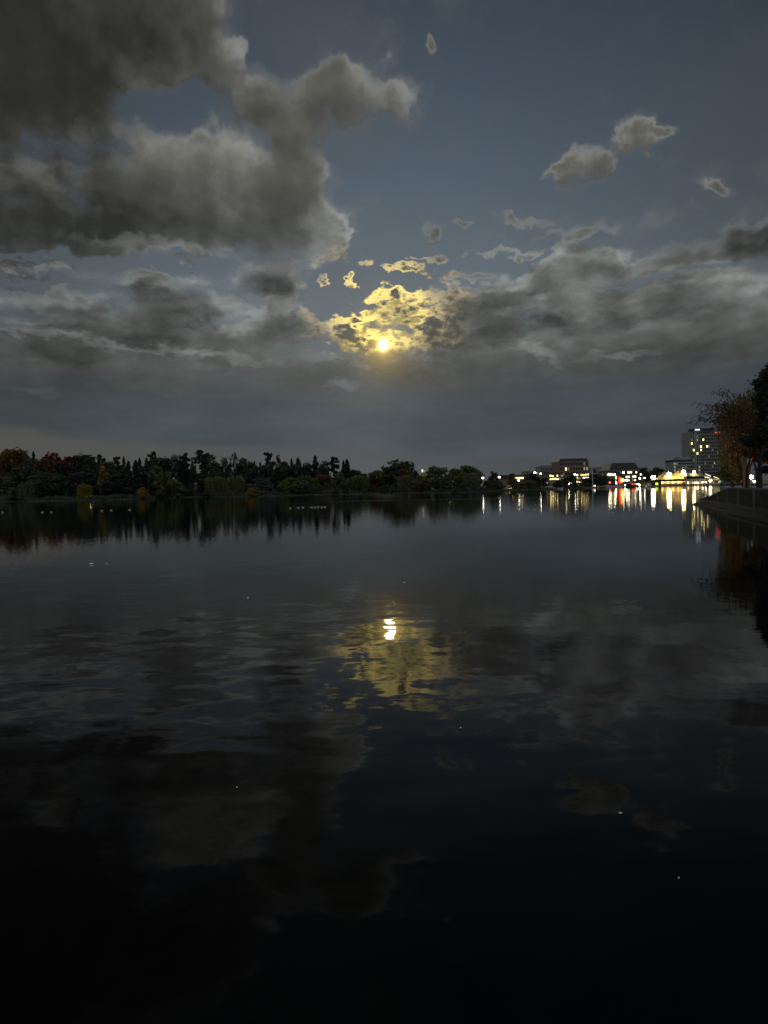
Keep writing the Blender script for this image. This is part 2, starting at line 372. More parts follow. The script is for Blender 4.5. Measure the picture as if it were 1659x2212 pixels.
def put(name, me, parent=None, loc=None, m=None):
    o = bpy.data.objects.new(name, me); COL.objects.link(o)
    if parent: o.parent = parent
    if loc is not None: o.location = loc
    if m:
        o.material_slots[0].link = 'OBJECT'; o.material_slots[0].material = m
    return o
def empty(name, loc, rz=0.0, sc=(1, 1, 1)):
    o = bpy.data.objects.new(name, None); COL.objects.link(o)
    o.location = loc; o.rotation_euler = (0, 0, rz); o.scale = sc; o.empty_display_size = 0.5
    return o
def tag(o, label=None, cat=None, group=None, kind=None):
    if label: o['label'] = label
    if cat: o['category'] = cat
    if group: o['group'] = group
    if kind: o['kind'] = kind
    return o
def copy_tree(root):
    c = root.copy(); COL.objects.link(c)
    for ch in root.children:
        d = ch.copy(); COL.objects.link(d); d.parent = c
        for g in ch.children:
            e = g.copy(); COL.objects.link(e); e.parent = d
    return c
def lerp_tab(tab, x):
    if x <= tab[0][0]: return tab[0][1]
    for (a, b), (c, d) in zip(tab, tab[1:]):
        if x <= c: return b + (d - b) * (x - a) / (c - a)
    return tab[-1][1]
def sstep(a, b, x):
    t = min(1, max(0, (x - a) / (b - a))); return t * t * (3 - 2 * t)

# ------------------------------------------------------------------ the moon
mm = mat('moon_light', (0.0, 0.0, 0.0), emit=(1.0, 0.86, 0.5), estr=26.0)
md_ = 9000.0
o = MB().ball((0, 0, 0), md_ * math.tan(R(0.33)), n=32, m=20).build('moon', mm, loc=ray(*MOON_PX) * md_, smooth=True)
tag(o, 'bright full moon low in the sky in a gap of gold edged clouds', 'moon')

# ------------------------------------------------------------------ water
wm = bpy.data.materials.new('lake_water'); wm.use_nodes = True
NT = wm.node_tree; b = NT.nodes['Principled BSDF']
b.inputs['Base Color'].default_value = (0.0012, 0.0015, 0.0012, 1)
b.inputs['Roughness'].default_value = 0.03; b.inputs['IOR'].default_value = 1.15; b.inputs['Specular IOR Level'].default_value = 0.5
geo = node('ShaderNodeNewGeometry'); pos = geo.outputs['Position']
def slope(scale, detail, amp, vec=None, stretch=(1, 1, 1)):
    p = vmth('MULTIPLY', vec or pos, stretch).outputs[0]
    c = noise(p, scale, detail, 0.5, True)
    return vmth('MULTIPLY', vmth('SUBTRACT', c, (0.5, 0.5, 0.5)).outputs[0], (amp, amp, 0)).outputs[0]
patch = smooth(noise(vmth('MULTIPLY', pos, (0.6, 1, 1)).outputs[0], 0.09, 3, 0.5), 0.40, 0.62, 0.22, 1.2)
near = slope(1.9, 3, 0.075, stretch=(0.5, 1, 1))
nearb = slope(0.6, 1, 0.024, stretch=(0.5, 1, 1))
sw = slope(0.16, 1, 0.002)
farv = vmth('SCALE', slope(9.0, 1, 1.0, stretch=(0.7, 1, 1))); link(lrange(mth('LOGARITHM', vmth('LENGTH', pos).outputs['Value'], 10.0), 1.0, 2.3, 0.006, 0.042), farv.inputs[3]); far = farv.outputs[0]
dcam = vmth('LENGTH', pos).outputs['Value']
patch = mth('MULTIPLY', patch, lrange(dcam, 10, 32, 1.0, 0.05))
tot = vmth('ADD', vmth('SCALE', vmth('ADD', near, nearb).outputs[0]).outputs[0], sw)
sc_ = tot.inputs[0].links[0].from_node; link(patch, sc_.inputs[3])
tot = vmth('ADD', tot.outputs[0], far).outputs[0]
# a long thin wake crossing the far water: the ridge leans towards the viewer
wa, wb = on_z(1180, 1976, 0), on_z(2300, 1958, 0)
wd = (wb - wa).normalized(); wn = Vector((-wd.y, wd.x, 0))
sepw = node('ShaderNodeVectorMath', operation='DOT_PRODUCT'); link(pos, sepw.inputs[0]); sepw.inputs[1].default_value = wn
dist = mth('ADD', sepw.outputs['Value'], mth('MULTIPLY_ADD', mth('SUBTRACT', noise(pos, 0.03, 2, 0.5), 0.5), 5.0, -wa.dot(wn)))
sepa = node('ShaderNodeVectorMath', operation='DOT_PRODUCT'); link(pos, sepa.inputs[0]); sepa.inputs[1].default_value = wd
along = mth('SUBTRACT', sepa.outputs['Value'], wa.dot(wd))
wake = mth('MULTIPLY', smooth(mth('ABSOLUTE', dist), 1.3, 0.3), mth('MULTIPLY', smooth(along, 0, 8), smooth(along, 140, 30)))
wakev = vmth('SCALE', (0, -0.03, 0)); link(wake, wakev.inputs[3])
tot = vmth('ADD', tot, wakev.outputs[0]).outputs[0]
nn = vmth('NORMALIZE', vmth('ADD', tot, (0, 0, 1)).outputs[0]).outputs[0]
link(nn, b.inputs['Normal'])
lake = MB(); lake.face((-1500, 0.6, 0), (1500, 0.6, 0), (1500, 480, 0), (-1500, 480, 0))
tag(lake.build('lake_water', wm), 'calm dark lake reflecting the moon and the lights', kind='structure')

# ------------------------------------------------------------------ far bank
SHORE = []
for sx, sy in ((-500, 1986), (0, 1976), (75, 1974), (300, 1972), (560, 1965), (750, 1958), (1000, 1956), (1250, 1949), (1500, 1943), (1690, 1941.5), (1800, 1940.5),
               (2000, 1932.5), (2200, 1926), (2440, 1919), (2600, 1914.5), (2700, 1912.5), (2860, 1908.5)):
    p = on_z(sx, sy, 0); SHORE.append((p.x, p.y))
SHORE = [(-1500, SHORE[0][1] - 40)] + SHORE + [(1500, SHORE[-1][1] + 20)]
def shore_y(x): return lerp_tab(SHORE, x)
def land_z(x, y):
    off = y - shore_y(x)
    hf = lerp_tab([(-120, 7.5), (-20, 6.0), (40, 2.0), (80, 0.9), (300, 0.8)], x)
    return 0.35 + 0.35 * sstep(0, 6, off) + hf * sstep(6, 75, off) + 0.25 * math.sin(x * 0.11) * sstep(2, 20, off) + 0.2 * math.sin(x * 0.041 + y * 0.07) * sstep(2, 20, off)
grass_m = mat('bank_grass', (0.045, 0.05, 0.02), 0.9, var=0.5, bump=0.3)
lb = MB(); xs = [-1500, -900, -500] + [-320 + 5 * k for k in range(126)] + [500, 900, 1500]; offs = [-3, -0.4, 0, 2, 5, 9, 14, 20, 28, 38, 50, 62, 76, 120, 250, 600, 1500, 5000]
for x in xs:
    for of in offs:
        y = shore_y(x) + of + (0.8 * math.sin(x * 0.37) + 0.6 * math.sin(x * 0.9) if of < 1 else 0)
        lb.v.append((x, y, -1.0 if of < -1 else (-0.1 if of < 0 else land_z(x, shore_y(x) + of))))
n = len(offs)
for i in range(len(xs) - 1):
    for j in range(n - 1):
        lb.f.append((i * n + j, (i + 1) * n + j, (i + 1) * n + j + 1, i * n + j + 1))
tag(lb.build('ground', grass_m, smooth=True), 'grassy far bank rising behind the lake', kind='structure')

# ------------------------------------------------------------------ tree models (shared meshes, height 1, crown diameter 1)
bark = mat('bark', (0.035, 0.028, 0.02), 0.9, var=0.3, bump=3.0)
def leaf_mat(name, c):
    m = mat(name, c, 0.8, var=0.5, per_island=True, spec=0.1); t = m.node_tree
    p = t.nodes['Principled BSDF']; src = p.inputs['Base Color'].links[0].from_socket
    tr = t.nodes.new('ShaderNodeBsdfTranslucent'); t.links.new(src, tr.inputs[0])
    mx = t.nodes.new('ShaderNodeMixShader'); mx.inputs[0].default_value = 0.45
    t.links.new(p.outputs[0], mx.inputs[1]); t.links.new(tr.outputs[0], mx.inputs[2])
    t.links.new(mx.outputs[0], t.nodes['Material Output'].inputs[0])
    return m
FOL = {k: leaf_mat('foliage_' + k, c) for k, c in dict(
    pine=(0.058, 0.066, 0.045), dark=(0.088, 0.096, 0.046), green=(0.12, 0.15, 0.055), olive=(0.16, 0.155, 0.06), umber=(.18, .125, .05), lime=(0.18, 0.175, 0.045), willow=(0.15, 0.16, 0.085),
    red=(0.15, 0.018, 0.016), maroon=(0.15, 0.035, 0.03), russet=(0.18, 0.085, 0.042), amber=(0.40, 0.21, 0.02), yellow=(0.24, 0.18, 0.025), grey=(0.12, 0.12, 0.09), rust=(0.16, 0.085, 0.03)).items()}

def leaf(mb, p, s, rg, n=None, droop=0.0, asp=1.0):
    d = Vector((rg.gauss(0, 1), rg.gauss(0, 1), rg.gauss(0, 0.7)))
    if n is not None: d = d * 0.6 + n
    d.normalize(); a = d.orthogonal().normalized()
    a = Matrix.Rotation(rg.random() * 6.28, 3, d) @ a
    if droop: a = Vector((a.x * 0.15, a.y * 0.15, -1)).normalized()
    bb = d.cross(a)
    if bb.length < 0.1: bb = Vector((1, 0, 0))
    bb.normalize()
    a = a * s * asp; bb = bb * s
    mb.face(p - a * .5 - bb * .35, p - a * .1 - bb * .6, p + a * .55, p - a * .1 + bb * .6)
def clump(mb, c, r, k, s, rg, fl=0.75):
    c = Vector(c)
    for _ in range(k):
        d = Vector((rg.gauss(0, 1), rg.gauss(0, 1), rg.gauss(0, 1))).normalized()
        q = rg.random() ** 0.4
        leaf(mb, c + Vector((d.x * r * q, d.y * r * q, d.z * r * q * fl)), s * rg.uniform(.6, 1.3), rg, d)
def limbs(mb, rg, h0, h1, n, spread, r):
    for k in range(n):
        a = 6.28 * k / n + rg.random(); z = h0 + (h1 - h0) * rg.random()
        mb.tube([(0, 0, z), (spread * .5 * math.cos(a), spread * .5 * math.sin(a), z + .09), (spread * math.cos(a), spread * math.sin(a), z + .2 + .08 * rg.random())], [r, r * .6, r * .2], 5)

def round_tree(seed, base=0.06, n=46, k=58, top=1.0, s=0.062):
    rg = random.Random(seed); c = MB(); t = MB()
    t.tube([(0, 0, -.05), (0.01, 0, base * .6), (0.0, .01, .5), (.01, 0, .8)], [.035, .028, .016, .005]); limbs(t, rg, base, .6, 6, .3, .014)
    for _ in range(n):
        a = rg.random() * 6.28; z = rg.random() ** (1.0 if base > .2 else 1.2); rr = .40 * math.sin(math.pi * (0.24 + 0.72 * z)) ** .7 * rg.random() ** .35
        clump(c, (rr * math.cos(a), rr * math.sin(a), base + .08 + (top - base - .2) * z), rg.uniform(.11, .2), k, s, rg)
    return t.mesh('trunk', bark), c.mesh('crown')
def spire(seed, ragged=0.25, n=20, s=0.06):
    rg = random.Random(seed); c = MB(); t = MB()
    t.tube([(0, 0, -.05), (0, 0, .5), (0, 0, .99)], [.03, .018, .003])
    for i in range(n):
        z = .1 + .88 * i / n; rad = .5 * (1 - z) ** .8 + .03
        for b_ in range(6):
            a = rg.random() * 6.28; L = rad * rg.uniform(1 - ragged * 1.6, 1.0)
            for q in range(7):
                f = (q + .5) / 7
                clump(c, (L * f * math.cos(a), L * f * math.sin(a), z - .06 * f + rg.uniform(-.012, .012)), .035 * (1.2 - .5 * f), 3, s * .9, rg, .5)
    return t.mesh('trunk', bark), c.mesh('crown')
def pine(seed, lo=.35, n=20, wide=1.1, s=0.06):
    rg = random.Random(seed); c = MB(); t = MB()
    lean = rg.uniform(-.04, .04)
    t.tube([(0, 0, -.05), (lean, 0, .5), (lean * 1.5, 0, .97)], [.028, .02, .004])
    for i in range(n):
        z = lo + (.98 - lo) * (i + rg.random()) / n; rad = wide * (.42 * (1 - (z - lo) / (1.05 - lo)) ** .55 + .03) * rg.uniform(.35, 1.1)
        a = rg.random() * 6.28
        t.tube([(lean * z, 0, z - .03), (rad * math.cos(a), rad * math.sin(a), z)], [.008, .003], 4)
        for f in (.45, .8, 1.0):
            clump(c, (lean + rad * f * math.cos(a), rad * f * math.sin(a), z + rg.uniform(-.01, .02)), rg.uniform(.06, .12), 28, s, rg, .45)
    clump(c, (lean * 1.4, 0, .95), .05, 22, s, rg, 1.0)
    return t.mesh('trunk', bark), c.mesh('crown')
def lollipop(seed, lo=.55, s=0.05):
    rg = random.Random(seed); c = MB(); t = MB()
    t.tube([(0, 0, -.05), (.01, 0, .5), (0, 0, .9)], [.03, .022, .006]); limbs(t, rg, lo - .1, .75, 7, .28, .012)
    for _ in range(16):
        a = rg.random() * 6.28; z = rg.random(); rr = .38 * math.sin(math.pi * (.15 + .8 * z)) * rg.random() ** .4
        clump(c, (rr * math.cos(a), rr * math.sin(a), lo + .04 + (.9 - lo) * z), rg.uniform(.07, .13), 26, s, rg, .7)
    return t.mesh('trunk', bark), c.mesh('crown')
def willow(seed, n=420, s=0.028, low=.02):
    rg = random.Random(seed); c = MB(); t = MB()
    t.tube([(0, 0, -.05), (.01, 0, .3), (0, .02, .7)], [.045, .035, .012]); limbs(t, rg, .3, .6, 7, .33, .018)
    heads = [(rg.gauss(0, .2), rg.gauss(0, .2), rg.uniform(.15, .26)) for _ in range(9)]
    for _ in range(n):
        hx, hy, hr = rg.choice(heads); a = rg.random() * 6.28; q = rg.random() ** .5
        x = hx + hr * q * math.cos(a); y = hy + hr * q * math.sin(a); rr = math.hypot(x, y)
        if rr > .5: continue
        z1 = (.98 - .5 * max(0, rr - .1) ** 1.3 - .12 * q * q) * rg.uniform(.93, 1.0); z0 = low + rg.random() ** 1.5 * .45 + (.2 if rr < .2 else 0)
        z = z1
        while z > z0:
            leaf(c, Vector((x + rg.gauss(0, .012), y + rg.gauss(0, .012), z)), s, rg, None, 1.0, 2.6); z -= .07
    return t.mesh('trunk', bark), c.mesh('crown')
def shrub(seed, n=24, k=44, s=0.08):
    rg = random.Random(seed); c = MB(); t = MB()
    for _ in range(5):
        a = rg.random() * 6.28; t.tube([(0, 0, -.05), (.2 * math.cos(a), .2 * math.sin(a), .5)], [.02, .008], 4)
    for _ in range(n):
        a = rg.random() * 6.28; z = rg.random() ** 1.1; rr = .42 * (1 - z * z) ** .5 * rg.random() ** .35
        clump(c, (rr * math.cos(a), rr * math.sin(a), .1 + .76 * z), rg.uniform(.1, .17), k, s, rg)
    return t.mesh('trunk', bark), c.mesh('crown')
def column(seed, s=0.05):
    rg = random.Random(seed); c = MB(); t = MB()
    t.tube([(0, 0, -.05), (0, 0, .8)], [.04, .01])
    for _ in range(26):
        z = rg.random(); a = rg.random() * 6.28; rr = .34 * math.sin(math.pi * (.2 + .72 * z)) * rg.random() ** .5
        clump(c, (rr * math.cos(a), rr * math.sin(a), .06 + .86 * z), .13, 26, s, rg, .6)
    return t.mesh('trunk', bark), c.mesh('crown')
def mesh_set(fn, seeds, **kw): return [fn(s_, **kw) for s_ in seeds]
MODELS = dict(round=mesh_set(round_tree, (1, 2, 3, 4)), spire=mesh_set(spire, (5, 6, 7)), pine=mesh_set(pine, (8, 9, 10, 12)), open=mesh_set(round_tree, (13, 14), base=.34, n=24, k=30),
              lollipop=mesh_set(lollipop, (15,)), willow=mesh_set(willow, (16, 17, 18)), shrub=mesh_set(shrub, (19, 20, 21)), column=mesh_set(column, (22, 23)))
NAMES = dict(round='broadleaf_tree', spire='spruce_tree', pine='pine_tree', open='broadleaf_tree', lollipop='pine_tree', willow='willow_tree', shrub='shrub', column='columnar_tree')
CATS = dict(round='tree', spire='tree', pine='tree', open='tree', lollipop='tree', willow='tree', shrub='shrub', column='tree')
tcount = {}
def tree(kind, sx, top, wpx, off, colr, label, group, Y=None, zbase=None):
    if Y is None:
        Y = 330.0
        for _ in range(4): Y = shore_y(at(sx, 1930, Y).x) + off
    x = at(sx, 1930, Y).x; ztop = at(sx, top, Y).z
    zb = land_z(x, Y) if zbase is None else zbase
    h = max(ztop - zb, 0.5); w = wpx / 2912.0 * Y * dict(spire=1.7, pine=1.6, round=1.62, open=1.5, lollipop=1.3, shrub=1.2, willow=1.15, column=1.35)[kind]
    i = tcount[kind] = tcount.get(kind, -1) + 1
    tm, cm = MODELS[kind][i % len(MODELS[kind])]
    root = empty(NAMES[kind], (x, Y, zb), rnd.random() * 6.28, (w, w, h))
    put('trunk', tm, root)
    if not cm.materials: cm.materials.append(FOL['dark'])
    put('crown', cm, root, m=FOL[colr])
    return tag(root, label, CATS[kind], group)

G1, G2, G3, G4 = 'trees on the wooded skyline', 'trees and bushes along the far waterline', 'trees on the middle of the far bank', 'trees by the lit buildings'
for row in (
 # skyline, left to right
 ('round', 8, 1775, 80, 45, 'dark', 'dark round tree cut by the left edge of the picture'),
 ('round', 66, 1761, 120, 40, 'rust', 'tallest brown topped broad tree at the left end of the skyline'),
 ('spire', 137, 1771, 34, 52, 'pine', 'small dark conifer tip between the brown tree and the red maple'),
 ('round', 172, 1797, 70, 36, 'rust', 'low brown tree just left of the red maple'),
 ('round', 216, 1773, 80, 42, 'red', 'bright red maple standing up on the left skyline'),
 ('round', 285, 1783, 72, 40, 'maroon', 'duller red tree touching the right side of the red maple'),
 ('round', 338, 1785, 100, 46, 'pine', 'black domed tree right of the two red trees'),
 ('pine', 400, 1792, 40, 50, 'pine', 'short ragged conifer beside the black domed tree'),
 ('shrub', 413, 1826, 62, 30, 'yellow', 'small yellowish tree half way up the bank below a ragged conifer'),
 ('round', 440, 1812, 70, 48, 'dark', 'low dark tree between a ragged conifer and a flat topped pine'),
 ('pine', 464, 1798, 34, 55, 'pine', 'flat topped slim pine left of a twin of narrow conifers'),
 ('spire', 491, 1791, 26, 52, 'pine', 'narrow spire conifer, left one of a close pair on the skyline'),
 ('spire', 508, 1809, 40, 46, 'pine', 'lower broader conifer, right one of a close pair on the skyline'),
 ('spire', 537, 1807, 42, 50, 'pine', 'blunt conifer standing alone after a dip in the skyline'),
 ('spire', 554, 1798, 36, 54, 'pine', 'pointed conifer with a pale gap of sky at its foot'),
 ('spire', 580, 1795, 30, 52, 'dark', 'slender conifer left of the broad flat canopy'),
 ('pine', 603, 1782, 44, 52, 'pine', 'tufted conifer rising over the left end of the flat canopy'),
 ('round', 633, 1793, 86, 46, 'pine', 'broad flat topped dark canopy on the skyline'),
 ('open', 660, 1801, 50, 50, 'dark', 'thin low tree between the flat canopy and the see-through round tree'),
 ('open', 692, 1786, 50, 56, 'grey', 'see-through round tree with sky showing between its limbs'),
 ('pine', 731, 1785, 46, 54, 'pine', 'leaning ragged conifer right of the see-through round tree'),
 ('column', 758, 1795, 22, 50, 'pine', 'narrow oval dark tree like a candle flame'),
 ('pine', 797, 1774, 58, 54, 'pine', 'highest jagged pine near the middle of the wood'),
 ('open', 826, 1778, 54, 50, 'dark', 'round headed tree leaning against the highest jagged pine'),
 ('round', 864, 1812, 40, 46, 'dark', 'small low dome right of the round headed tree'),
 ('open', 889, 1797, 38, 54, 'grey', 'faint thin tree left of the tall bare stemmed one'),
 ('lollipop', 925, 1780, 42, 50, 'grey', 'tall tree with a bare stem and a small round head'),
 ('open', 962, 1800, 48, 48, 'dark', 'open dark tree right of the bare stemmed one'),
 ('round', 996, 1817, 44, 46, 'pine', 'low dark clump left of two small conifers'),
 ('spire', 1005, 1812, 22, 56, 'pine', 'tiny conifer tip, left of the two in the middle'),
 ('spire', 1027, 1815, 26, 54, 'pine', 'tiny conifer tip, right of the two in the middle'),
 ('pine', 1057, 1781, 46, 52, 'pine', 'bushy tall pine, left of a tall pair'),
 ('column', 1099, 1786, 34, 54, 'pine', 'blunt tall conifer, right of a tall pair'),
 ('round', 1122, 1812, 50, 46, 'pine', 'low black tree at the foot of the tall pair'),
 ('spire', 1151, 1800, 24, 56, 'pine', 'slim conifer beside a pyramid shaped tree'),
 ('spire', 1177, 1798, 44, 50, 'dark', 'pyramid shaped tree at two thirds of the wood'),
 ('round', 1208, 1816, 46, 44, 'pine', 'low dark tree between two pyramid shaped ones'),
 ('spire', 1244, 1789, 46, 50, 'pine', 'bold pointed pyramid tree, highest near the right end of the wood'),
 ('open', 1281, 1810, 36, 52, 'grey', 'faint leaning tree right of the bold pyramid tree'),
 ('pine', 1319, 1801, 46, 48, 'pine', 'ragged open pine left of a twin topped one'),
 ('spire', 1355, 1809, 28, 50, 'pine', 'left tip of the twin topped conifers ending the wood'),
 ('spire', 1369, 1803, 38, 46, 'pine', 'right tip of the twin topped conifers ending the wood'),
 ('round', 1395, 1845, 74, 42, 'pine', 'dark rounded tree where the wood slopes down to the right'),
 ('round', 1425, 1862, 60, 40, 'dark', 'last low dark tree at the bottom of the slope of the wood'),
): tree(*row, G1)
for row in (
 # middle of the bank
 ('round', 100, 1830, 120, 24, 'dark', 'big dark green tree below the brown topped tree'),
 ('round', 200, 1850, 110, 20, 'dark', 'dark green tree filling the bank under the red maple'),
 ('round', 320, 1850, 120, 22, 'pine', 'black tree on the bank below the black domed tree'),
 ('round', 470, 1862, 110, 22, 'pine', 'wide black tree on the bank under the spire conifers'),
 ('round', 620, 1826, 50, 24, 'green', 'green crown peeping out below the flat canopy'),
 ('round', 651, 1848, 58, 18, 'olive', 'rounded olive tree glimmering in front of the black wood'),
 ('round', 870, 1850, 110, 26, 'pine', 'black tree behind the big double willow'),
 ('round', 1030, 1880, 70, 14, 'grey', 'greyish bush at the foot of the wood right of the amber bushes'),
 ('round', 1146, 1877, 62, 14, 'lime', 'yellow green flat crowned tree on the lower bank'),
 ('round', 1208, 1867, 78, 16, 'green', 'bushy green tree next to the yellow green flat crowned one'),
 ('round', 1276, 1862, 66, 18, 'russet', 'reddish brown tree low behind the green bushes'),
 ('column', 1309, 1890, 40, 10, 'olive', 'upright olive bush below the reddish brown tree'),
 ('column', 1341, 1856, 40, 16, 'olive', 'tall narrow olive tree with a flat tip'),
 ('round', 1475, 1855, 60, 30, 'olive', 'pale olive tree left of the big maroon tree'),
 ('round', 1492, 1848, 50, 34, 'dark', 'small dark crown behind the pale olive tree'),
 ('lollipop', 1511, 1832, 26, 40, 'dark', 'thin round headed tree left of the great dark tree'),
): tree(*row, G3)
for row in (
 ('willow', 112, 1892, 74, 4, 'willow', 'large rounded willow at the water on the far left'),
 ('shrub', 45, 1915, 52, 3, 'willow', 'smaller round willow bush touching the large one on the far left'),
 ('willow', 326, 1903, 62, 4, 'yellow', 'yellowish willow with a lamp shining beside it'),
 ('shrub', 562, 1916, 40, 3, 'amber', 'small amber bush at the water, leftmost of the three'),
 ('shrub', 700, 1895, 84, 5, 'green', 'green bush mass left of the big double willow'),
 ('shrub', 735, 1922, 60, 2, 'olive', 'low round bush at the very edge of the water'),
 ('column', 780, 1909, 20, 4, 'russet', 'thin brownish bush against the left side of the big double willow'),
 ('willow', 850, 1872, 88, 6, 'olive', 'left half of the big double willow by the water'),
 ('willow', 930, 1870, 84, 6, 'olive', 'right half of the big double willow by the water'),
 ('shrub', 820, 1930, 60, 2, 'green', 'low green bush under the left half of the big willow'),
 ('column', 898, 1914, 28, 2, 'amber', 'upright amber bush glowing in front of the big willow'),
 ('shrub', 995, 1918, 54, 2, 'amber', 'rounded amber bush glowing right of the big willow'),
 ('shrub', 1062, 1908, 60, 8, 'grey', 'greyish reed like bush right of the amber bush'),
 ('shrub', 1256, 1910, 60, 4, 'green', 'small round green bush near the water below the wood'),
 ('willow', 1408, 1870, 92, 6, 'green', 'large green willow left of the maroon tree'),
 ('shrub', 1330, 1922, 70, 3, 'green', 'low wide bush at the foot of the large green willow'),
 ('round', 1572, 1803, 104, 24, 'dark', 'great dark round tree, tallest in the middle of the far shore'),
 ('round', 1500, 1864, 100, 14, 'maroon', 'wide maroon tree in front of the great dark tree'),
 ('round', 1590, 1842, 46, 18, 'russet', 'red brown crown against the great dark tree'),
 ('shrub', 1490, 1915, 28, 4, 'olive', 'pale little bush at the foot of the maroon tree'),
 ('willow', 1597, 1868, 62, 5, 'olive', 'olive willow reaching the water right of the maroon tree'),
 ('round', 1640, 1849, 22, 30, 'dark', 'tiny dark crown just left of the lit tower top'),
 ('round', 1664, 1866, 56, 18, 'lime', 'yellow green tree under the lit tower top'),
 ('shrub', 1668, 1888, 62, 3, 'russet', 'brown hedge like bush with a straight right side'),
 ('round', 1722, 1829, 96, 16, 'olive', 'big rounded tree right of the lit tower top'),
 ('round', 1795, 1842, 70, 18, 'olive', 'lower broad tree in the saddle between two big crowns'),
 ('round', 1846, 1828, 84, 16, 'green', 'big ragged tree at the right end of the far trees'),
 ('willow', 1856, 1860, 84, 4, 'willow', 'drooping willow at the water left of the long low building'),
 ('shrub', 1742, 1900, 60, 3, 'dark', 'dark bush below a pair of lamps among the trees'),
 ('shrub', 1795, 1912, 40, 2, 'grey', 'small grey bush right of the pair of lamps'),
): tree(*row, G2)
for row in (
 ('round', 1944, 1850, 30, 14, 'dark', 'small dark tree standing alone left of the long low building'),
 ('shrub', 1918, 1890, 44, 4, 'rust', 'brown bush below a white lamp on the shore'),
 ('shrub', 1960, 1890, 80, 6, 'olive', 'wide olive bush in front of the low building'),
 ('round', 2018, 1860, 26, 90, 'dark', 'little tree top above the roof of the long low building'),
 ('shrub', 2020, 1889, 60, 5, 'rust', 'russet bush above the two glowing panes'),
 ('round', 2096, 1861, 52, 8, 'pine', 'black round tree before the cream terraced building'),
 ('willow', 2080, 1890, 60, 3, 'green', 'green willow on the shore below the black round tree'),
 ('shrub', 2140, 1880, 64, 5, 'rust', 'brown tree between the green willow and the lit hall'),
 ('round', 2245, 1868, 46, 6, 'pine', 'black tree standing before the left brick block'),
 ('shrub', 2205, 1888, 70, 4, 'dark', 'dark bush with bright lights shining through it'),
 ('round', 2352, 1862, 76, 6, 'dark', 'broad dark tree between the two brick blocks'),
 ('round', 2312, 1880, 44, 5, 'dark', 'lower dark tree left of the white mast'),
 ('shrub', 2412, 1880, 30, 5, 'green', 'small tree left of the glowing red light'),
 ('shrub', 2515, 1890, 60, 5, 'lime', 'lamp lit yellowish bush right of the red light'),
 ('round', 2536, 1838, 44, 60, 'dark', 'dark tree against the right side of the right brick block'),
 ('round', 2592, 1837, 54, 50, 'dark', 'dark domed tree left of the floodlit roof'),
 ('shrub', 2570, 1888, 50, 6, 'olive', 'low olive bush at the left eave of the floodlit pavilion'),
 ('shrub', 2815, 1866, 30, 30, 'maroon', 'reddish bush behind the right end of the pavilion'),
): tree(*row, G4)

rg = random.Random(31)
BUSH = ['low bush at the water between the amber bush and the small round green bush', 'low bush under the yellow green flat crowned tree', 'low bush under the bushy green tree', 'low bush left of the small round green bush', 'low bush right of the small round green bush',
 'low bush left of the large green willow', 'low bush right of the large green willow', 'low bush under the left part of the maroon tree', 'low bush under the middle of the maroon tree', 'low bush under the great dark tree', 'low bush behind the olive willow',
 'low bush left of the brown hedge like bush', 'low bush right of the brown hedge like bush', 'low bush under the saddle between the big crowns', 'low bush beside the drooping willow', 'low bush at the right foot of the drooping willow', 'low bush under the round white lamp',
 'low bush under the small lone tree', 'low bush right of the two glowing panes', 'low bush right of the green shore willow']
for k, sx in enumerate([1120, 1165, 1195, 1235, 1290, 1360, 1440, 1465, 1530, 1560, 1625, 1645, 1700, 1765, 1820, 1885, 1905, 1940, 2045, 2110]):
    tree('shrub', sx + rg.uniform(-8, 8), (1912 if sx < 1860 else 1906) + rg.uniform(-16, 8), rg.uniform(40, 70), rg.uniform(2, 7), rg.choice(['dark', 'green', 'dark', 'grey']), BUSH[k], 'low bushes in a row on the far waterline')

# the unresolved dark mass of the wood behind the single trees
rg = random.Random(77); wd_ = MB()
for k in range(150):
    sx = -60 + 1480 * rg.random(); off = rg.uniform(26, 52)
    Y = shore_y(at(sx, 1930, 360).x) + off; p = at(sx, 1930, Y); zt = at(sx, lerp_tab([(-60, 1800), (100, 1796), (300, 1818), (420, 1830), (700, 1818), (1000, 1828), (1250, 1830), (1400, 1862)], sx) + rg.uniform(2, 60), Y).z
    zb = land_z(p.x, Y)
    for q in range(26):
        z = zb + (zt - zb) * rg.random(); r_ = 3.2 * (1 - .5 * (z - zb) / (zt - zb))
        a = rg.random() * 6.28
        clump(wd_, (p.x + r_ * math.cos(a) * rg.random(), Y + r_ * math.sin(a) * rg.random(), z), 1.5, 7, 1.3, rg)
tag(wd_.build('woodland', FOL['pine']), 'dark mass of woodland filling the far bank', kind='stuff')
rg = random.Random(78); rb = MB()
for k in range(2600):
    sx = -60 + 2450 * rg.random(); x = at(sx, 1940, 350).x; Y = shore_y(x) + rg.uniform(0.3, 5)
    zb = land_z(x, Y); hh = rg.uniform(.4, 1.3) * (1 if sx < 1900 else .6) * (0.5 + math.sin(sx * .013) ** 2)
    for q in range(3):
        leaf(rb, Vector((x + rg.gauss(0, .3), Y, zb + hh * .5)), hh * .5, rg, None, 1.0, 2.2)
tag(rb.build('shore_reeds', FOL['grey']), 'low reeds and scrub along the far waterline', kind='stuff')

